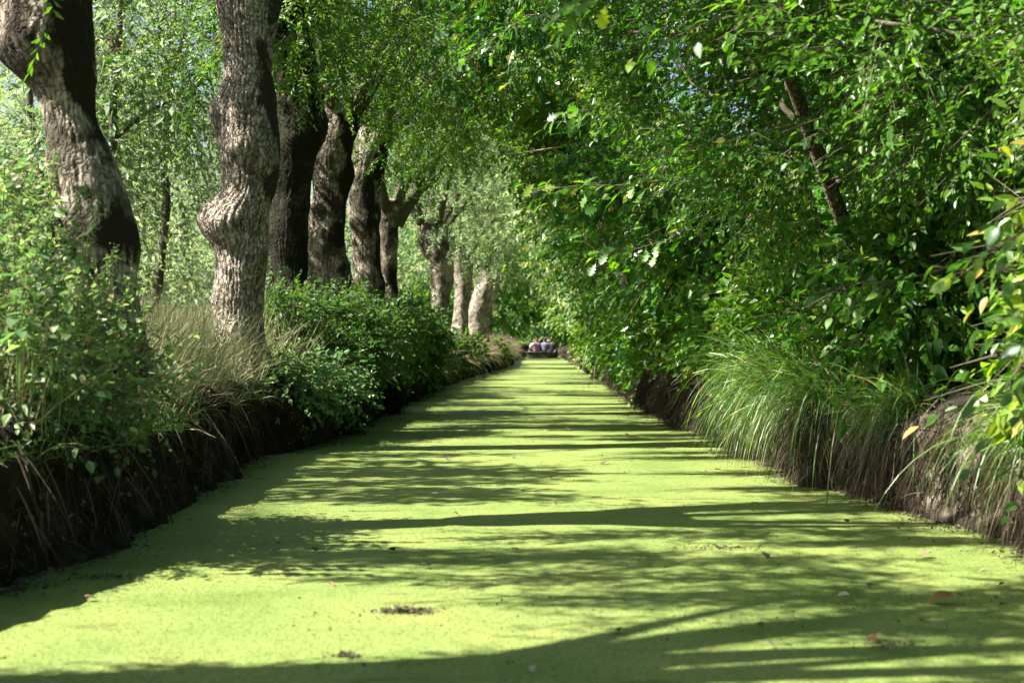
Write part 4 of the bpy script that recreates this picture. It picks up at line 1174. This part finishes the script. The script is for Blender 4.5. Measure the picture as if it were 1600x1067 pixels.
def scum(u, v, w, dpt, n, label, col='dark'):
    Y = F * CAM_H / (v - 533.5)
    c0 = np.array([(u - 800) / F * Y, Y, .002])
    mb = MB()
    P = rng.normal(size=(n, 3)) * np.array([w, dpt, 0]) + np.array([0, 0, .004])
    P[:, 2] += rng.random(n) * .012 * np.exp(-(P[:, 0] / w) ** 2)
    leaves(mb, P, rand_dir(n) * np.array([1, 1, .35]), np.array([0, 0, 1]) + rng.normal(size=(n, 3)) * .5, rng.uniform(.008, .024, n), rng.uniform(.006, .014, n), DIAMOND, rng.random(n))
    tag(mb.build("floating_debris", FM[col], None, False, tuple(c0)), label, "debris", "rafts of dark debris on the duckweed")


scum(635, 956, .06, .03, 300, "dark raft of rotting weed in the left centre foreground")
scum(540, 1026, .025, .015, 60, "small brown debris raft below the dark one")
scum(1385, 1008, .05, .025, 60, "dark scum patch around the pink leaf at lower right")
scum(165, 903, .06, .03, 110, "brown scum along the left shadow edge")
scum(1120, 857, .1, .03, 120, "line of dark scum right of centre")

mb = MB()   # seed husks, bud scales and crumbs strewn in drifts over the duckweed
n = 9000
Y = 3.8 + 22 * rng.random(n) ** 2.0
X = left_x(Y) + .1 + rng.random(n) * (right_x(Y) - left_x(Y) - .2)
P = np.stack([X, Y, rng.uniform(.003, .006, n)], 1)
P = P[fbm(np.stack([X * .9, Y * 2.4, 0 * X], 1), 71, 4) > rng.uniform(.45, .72, n)]
n = len(P)
sz = rng.uniform(.004, .013, n) * (1 + .05 * P[:, 1])
leaves(mb, P, rand_dir(n) * np.array([1, 1, .25]), np.array([0, 0, 1]) + rng.normal(size=(n, 3)) * .4, sz, sz * rng.uniform(.3, .8, n), DIAMOND, rng.random(n))
tag(mb.build("drifting_crumbs", M['litter']), kind='stuff')

# ------------------------------------------------------------------ the boat and its people
BY = 84.0
BX = at(841, 560, BY)[0]
boat = thing("punt_boat", (BX, BY, 0), "dark flat bottomed punt carrying seated people at the far end of the canal", "boat")
boat.rotation_euler = (0, 0, R(-6))
boat.scale = (1.1, 1.1, 1.05)
M['hull'] = plain_mat("weathered_green_hull", (.05, .06, .045), .6, .5, 3.0)
M['bench'] = plain_mat("bench_wood", (.16, .12, .08), .7)
st = [(0.0, .60, .36, .05), (.6, .74, .34, -.08), (2.6, .82, .33, -.1), (4.4, .72, .35, -.08), (5.4, .45, .46, .1)]   # y, half width, gunwale height, bottom
V, q = [], []
for y, hw, zt, zb in st:
    V += [(-hw, y, zt), (-hw * .86, y, zb), (hw * .86, y, zb), (hw, y, zt), (hw - .05, y, zt), (hw * .86 - .05, y, zb + .04), (-hw * .86 + .05, y, zb + .04), (-hw + .05, y, zt)]
for i in range(len(st) - 1):
    for j in range(8):
        q.append([i * 8 + j, i * 8 + (j + 1) % 8, (i + 1) * 8 + (j + 1) % 8, (i + 1) * 8 + j])
q += [[0, 1, 2, 3], [0, 3, 4, 7], [4, 5, 6, 7], [35, 34, 33, 32], [36, 35, 32, 39], [39, 38, 37, 36]]
mb = MB(); mb.add(np.array(V), np.array(q)); mb.build("hull", M['hull'], boat)


def box(mb, x0, x1, y0, y1, z0, z1):
    v = [(x, y, z) for x in (x0, x1) for y in (y0, y1) for z in (z0, z1)]
    mb.add(np.array(v), [[0, 1, 3, 2], [4, 6, 7, 5], [0, 4, 5, 1], [2, 3, 7, 6], [0, 2, 6, 4], [1, 5, 7, 3]])


for y in (.75, 2.2, 3.6):
    mb = MB(); box(mb, -.72, .72, y, y + .28, .24, .28); mb.build("bench", M['bench'], boat)
mb = MB(); tube(mb, np.array([(s_[1] * 1.005, s_[0], s_[2]) for s_ in st]), .025, 6); tube(mb, np.array([(-s_[1] * 1.005, s_[0], s_[2]) for s_ in st]), .025, 6); tube(mb, np.array([(-.6, -.005, .36), (.6, -.005, .36)]), .03, 6)
mb.build("gunwale", M['bench'], boat)


def skin_mesh(name, verts, edges, radii, mat, sub=1):
    me = bpy.data.meshes.new(name)
    me.from_pydata([tuple(v) for v in verts], edges, [])
    o = bpy.data.objects.new(name, me)
    COL.objects.link(o)
    o.modifiers.new("skin", 'SKIN')
    for k, r_ in enumerate(radii):
        me.skin_vertices[0].data[k].radius = (r_, r_) if np.isscalar(r_) else r_
    me.skin_vertices[0].data[0].use_root = True
    s = o.modifiers.new("sub", 'SUBSURF'); s.levels = sub; s.render_levels = sub
    dg = bpy.context.evaluated_depsgraph_get()
    ev = bpy.data.meshes.new_from_object(o.evaluated_get(dg))
    bpy.data.objects.remove(o)
    bpy.data.meshes.remove(me)
    ev.name = name
    ev.materials.clear(); ev.materials.append(mat)
    for p_ in ev.polygons: p_.use_smooth = True
    return ev


M['skin'] = plain_mat("skin", (.3, .17, .12), .5, .08)


def person(loc, rz, shirt, trousers, hair, label, arms_fwd=.25, tilt=0.0, long_hair=False):
    """seated person, pelvis at the origin 0.28 m + above the boat floor, facing +y"""
    root = thing("person", loc, label, "person", "people seated in the boat")
    root.scale = (1.12, 1.12, 1.12)
    root.rotation_euler = (0, 0, rz)
    V = [(0, 0, .09), (0, -.01, .24), (0, -.02, .40), (0, -.01, .50), (tilt, .01, .58), (tilt, .03, .66), (tilt, .025, .76)]
    Rr = [(.17, .12), (.145, .10), (.17, .11), (.12, .08), .055, (.085, .1), (.07, .085)]
    E = [(0, 1), (1, 2), (2, 3), (3, 4), (4, 5), (5, 6)]
    for s in (-1, 1):
        k = len(V)
        V += [(s * .2, -.01, .47), (s * .25, .06, .25), (s * .17, arms_fwd, .18), (s * .14, arms_fwd + .08, .17)]
        Rr += [.062, .048, .036, (.035, .022)]
        E += [(3, k), (k, k + 1), (k + 1, k + 2), (k + 2, k + 3)]
        k = len(V)
        V += [(s * .1, .05, .06), (s * .14, .42, .12), (s * .14, .45, -.22), (s * .15, .58, -.25)]
        Rr += [.09, .062, .048, .035]
        E += [(0, k), (k, k + 1), (k + 1, k + 2), (k + 2, k + 3)]
    me = skin_mesh("body", V, E, Rr, M['skin'], 2)
    link("body", me, root)
    hands = MB()
    for s in (-1, 1):
        w = np.array([s * .14, arms_fwd + .08, .17])
        for f, (dx, ln) in enumerate(((-.024, .07), (-.008, .078), (.008, .074), (.024, .06))):
            tube(hands, w + np.array([[dx, .0, 0], [dx, ln * .5, .004], [dx, ln, -.015], [dx, ln * 1.15, -.035]]), [.009, .0085, .0075, .006], 6)
        tube(hands, w + np.array([[-s * .03, -.02, 0], [-s * .05, .01, 0], [-s * .055, .04, -.01]]), [.01, .009, .007], 6)
    hands.build("fingers", M['skin'], root, True)
    sv = [(0, 0, .07), (0, -.01, .24), (0, -.02, .40), (0, -.01, .51), (0, 0, .545)]
    sr = [(.19, .14), (.17, .125), (.195, .135), (.13, .095), (.07, .07)]
    se = [(0, 1), (1, 2), (2, 3), (3, 4)]
    for s in (-1, 1):
        k = len(sv)
        sv += [(s * .2, -.01, .475), (s * .245, .045, .3)]
        sr += [.082, .066]
        se += [(3, k), (k, k + 1)]
    link("shirt", skin_mesh("shirt", sv, se, sr, shirt, 2), root)
    tv = [(0, 0, .1)]; tr_ = [(.19, .14)]; te = []
    for s in (-1, 1):
        k = len(tv)
        tv += [(s * .1, .05, .065), (s * .14, .42, .125), (s * .14, .45, -.16)]
        tr_ += [.105, .08, .062]
        te += [(0, k), (k, k + 1), (k + 1, k + 2)]
    link("trousers", skin_mesh("trousers", tv, te, tr_, trousers, 2), root)
    hv = [(tilt, -.005, .80), (tilt, -.04, .72)] + ([(tilt, -.06, .6), (tilt, -.06, .48)] if long_hair else [(tilt, -.035, .66)])
    hr = [(.075, .08), (.085, .07)] + ([(.07, .04), (.04, .03)] if long_hair else [(.06, .045)])
    link("hair", skin_mesh("hair", hv, [(i, i + 1) for i in range(len(hv) - 1)], hr, hair, 2), root)
    fc = MB()
    for s in (-1, 1):
        tube(fc, np.array([(tilt + s * .03, .105, .70), (tilt + s * .03, .122, .70)]), .011, 6)
        tube(fc, np.array([(tilt + s * .083, .03, .66), (tilt + s * .095, .015, .695), (tilt + s * .083, .025, .72)]), .012, 5)
    tube(fc, np.array([(tilt, .11, .70), (tilt, .145, .665), (tilt, .12, .655)]), [.01, .014, .01], 6)
    tube(fc, np.array([(tilt - .025, .115, .625), (tilt, .126, .622), (tilt + .025, .115, .625)]), .006, 5)
    fc.build("face", M['skin'], root, True)
    return root


H = {'brown': plain_mat("hair_brown", (.06, .03, .02), .5), 'dark': plain_mat("hair_dark", (.02, .014, .012), .5), 'auburn': plain_mat("hair_auburn", (.16, .07, .04), .5)}
C = {'pink': plain_mat("shirt_pink", (.36, .17, .25), .8, .1), 'white': plain_mat("shirt_white", (.5, .45, .44), .8, .05), 'blue': plain_mat("shirt_grey_blue", (.14, .15, .22), .8, .1), 'black': plain_mat("shirt_black", (.03, .026, .03), .8), 'plum': plain_mat("shirt_dark_red", (.14, .03, .035), .8), 'jean': plain_mat("trousers_dark", (.04, .05, .08), .8)}


def on_boat(x, y, z=.28):
    a = boat.rotation_euler[2]
    return (BX + x * math.cos(a) - y * math.sin(a), BY + x * math.sin(a) + y * math.cos(a), z)


person(on_boat(-.18, .9), R(4), C['pink'], C['jean'], H['auburn'], "person in a pink shirt seen from behind, on the stern bench")
person(on_boat(.3, .95), R(-8), C['blue'], C['jean'], H['dark'], "person in a grey blue shirt seen from behind, tallest in the boat")
person(on_boat(-.42, 2.3), R(25), C['white'], C['jean'], H['brown'], "person in a white top half hidden in front of the pink shirt", .28, .02)
person(on_boat(.62, 2.3), R(-20), C['black'], C['jean'], H['dark'], "person in black clothes at the right side of the boat", .25, -.03)
person(on_boat(.35, 3.75), R(150), C['plum'], C['jean'], H['brown'], "person in a dark red top at the bow facing back", .22, .02, True)

# a cut clod of earth with a dry grass cap on the right bank next to the boat
cx, cy = at(880, 556, 92)[0], 92.0
clod = thing("earth_clod", (cx, cy, 0), "reddish brown cut clod of earth with a pale dry grass cap, right of the boat", "earth clod")
mb = MB(); trunk_mesh(mb, [(0, 0, -.1, .24), (0, 0, .1, .22), (.02, 0, .3, .23), (0, 0, .36, .2)], 24, 16, 91, furrow=.03, lump=.15)
mb.build("earth", plain_mat("red_earth", (.09, .045, .03), .9, .4, 9), clod, True)
mb = MB(); n = 260
blades(mb, rng.normal(size=(n, 3)) * np.array([.12, .12, .02]) + np.array([0, 0, .4]), np.array([0, -.2, .5]) + rng.normal(size=(n, 3)) * .5, rng.uniform(.1, .28, n), .02, 2.5, 4, rng.random(n))
mb.build("grass_cap", M['straw'], clod)
print("tris", sum(len(o.data.loops) - 2 * len(o.data.polygons) for o in SC.objects if o.type == 'MESH'))
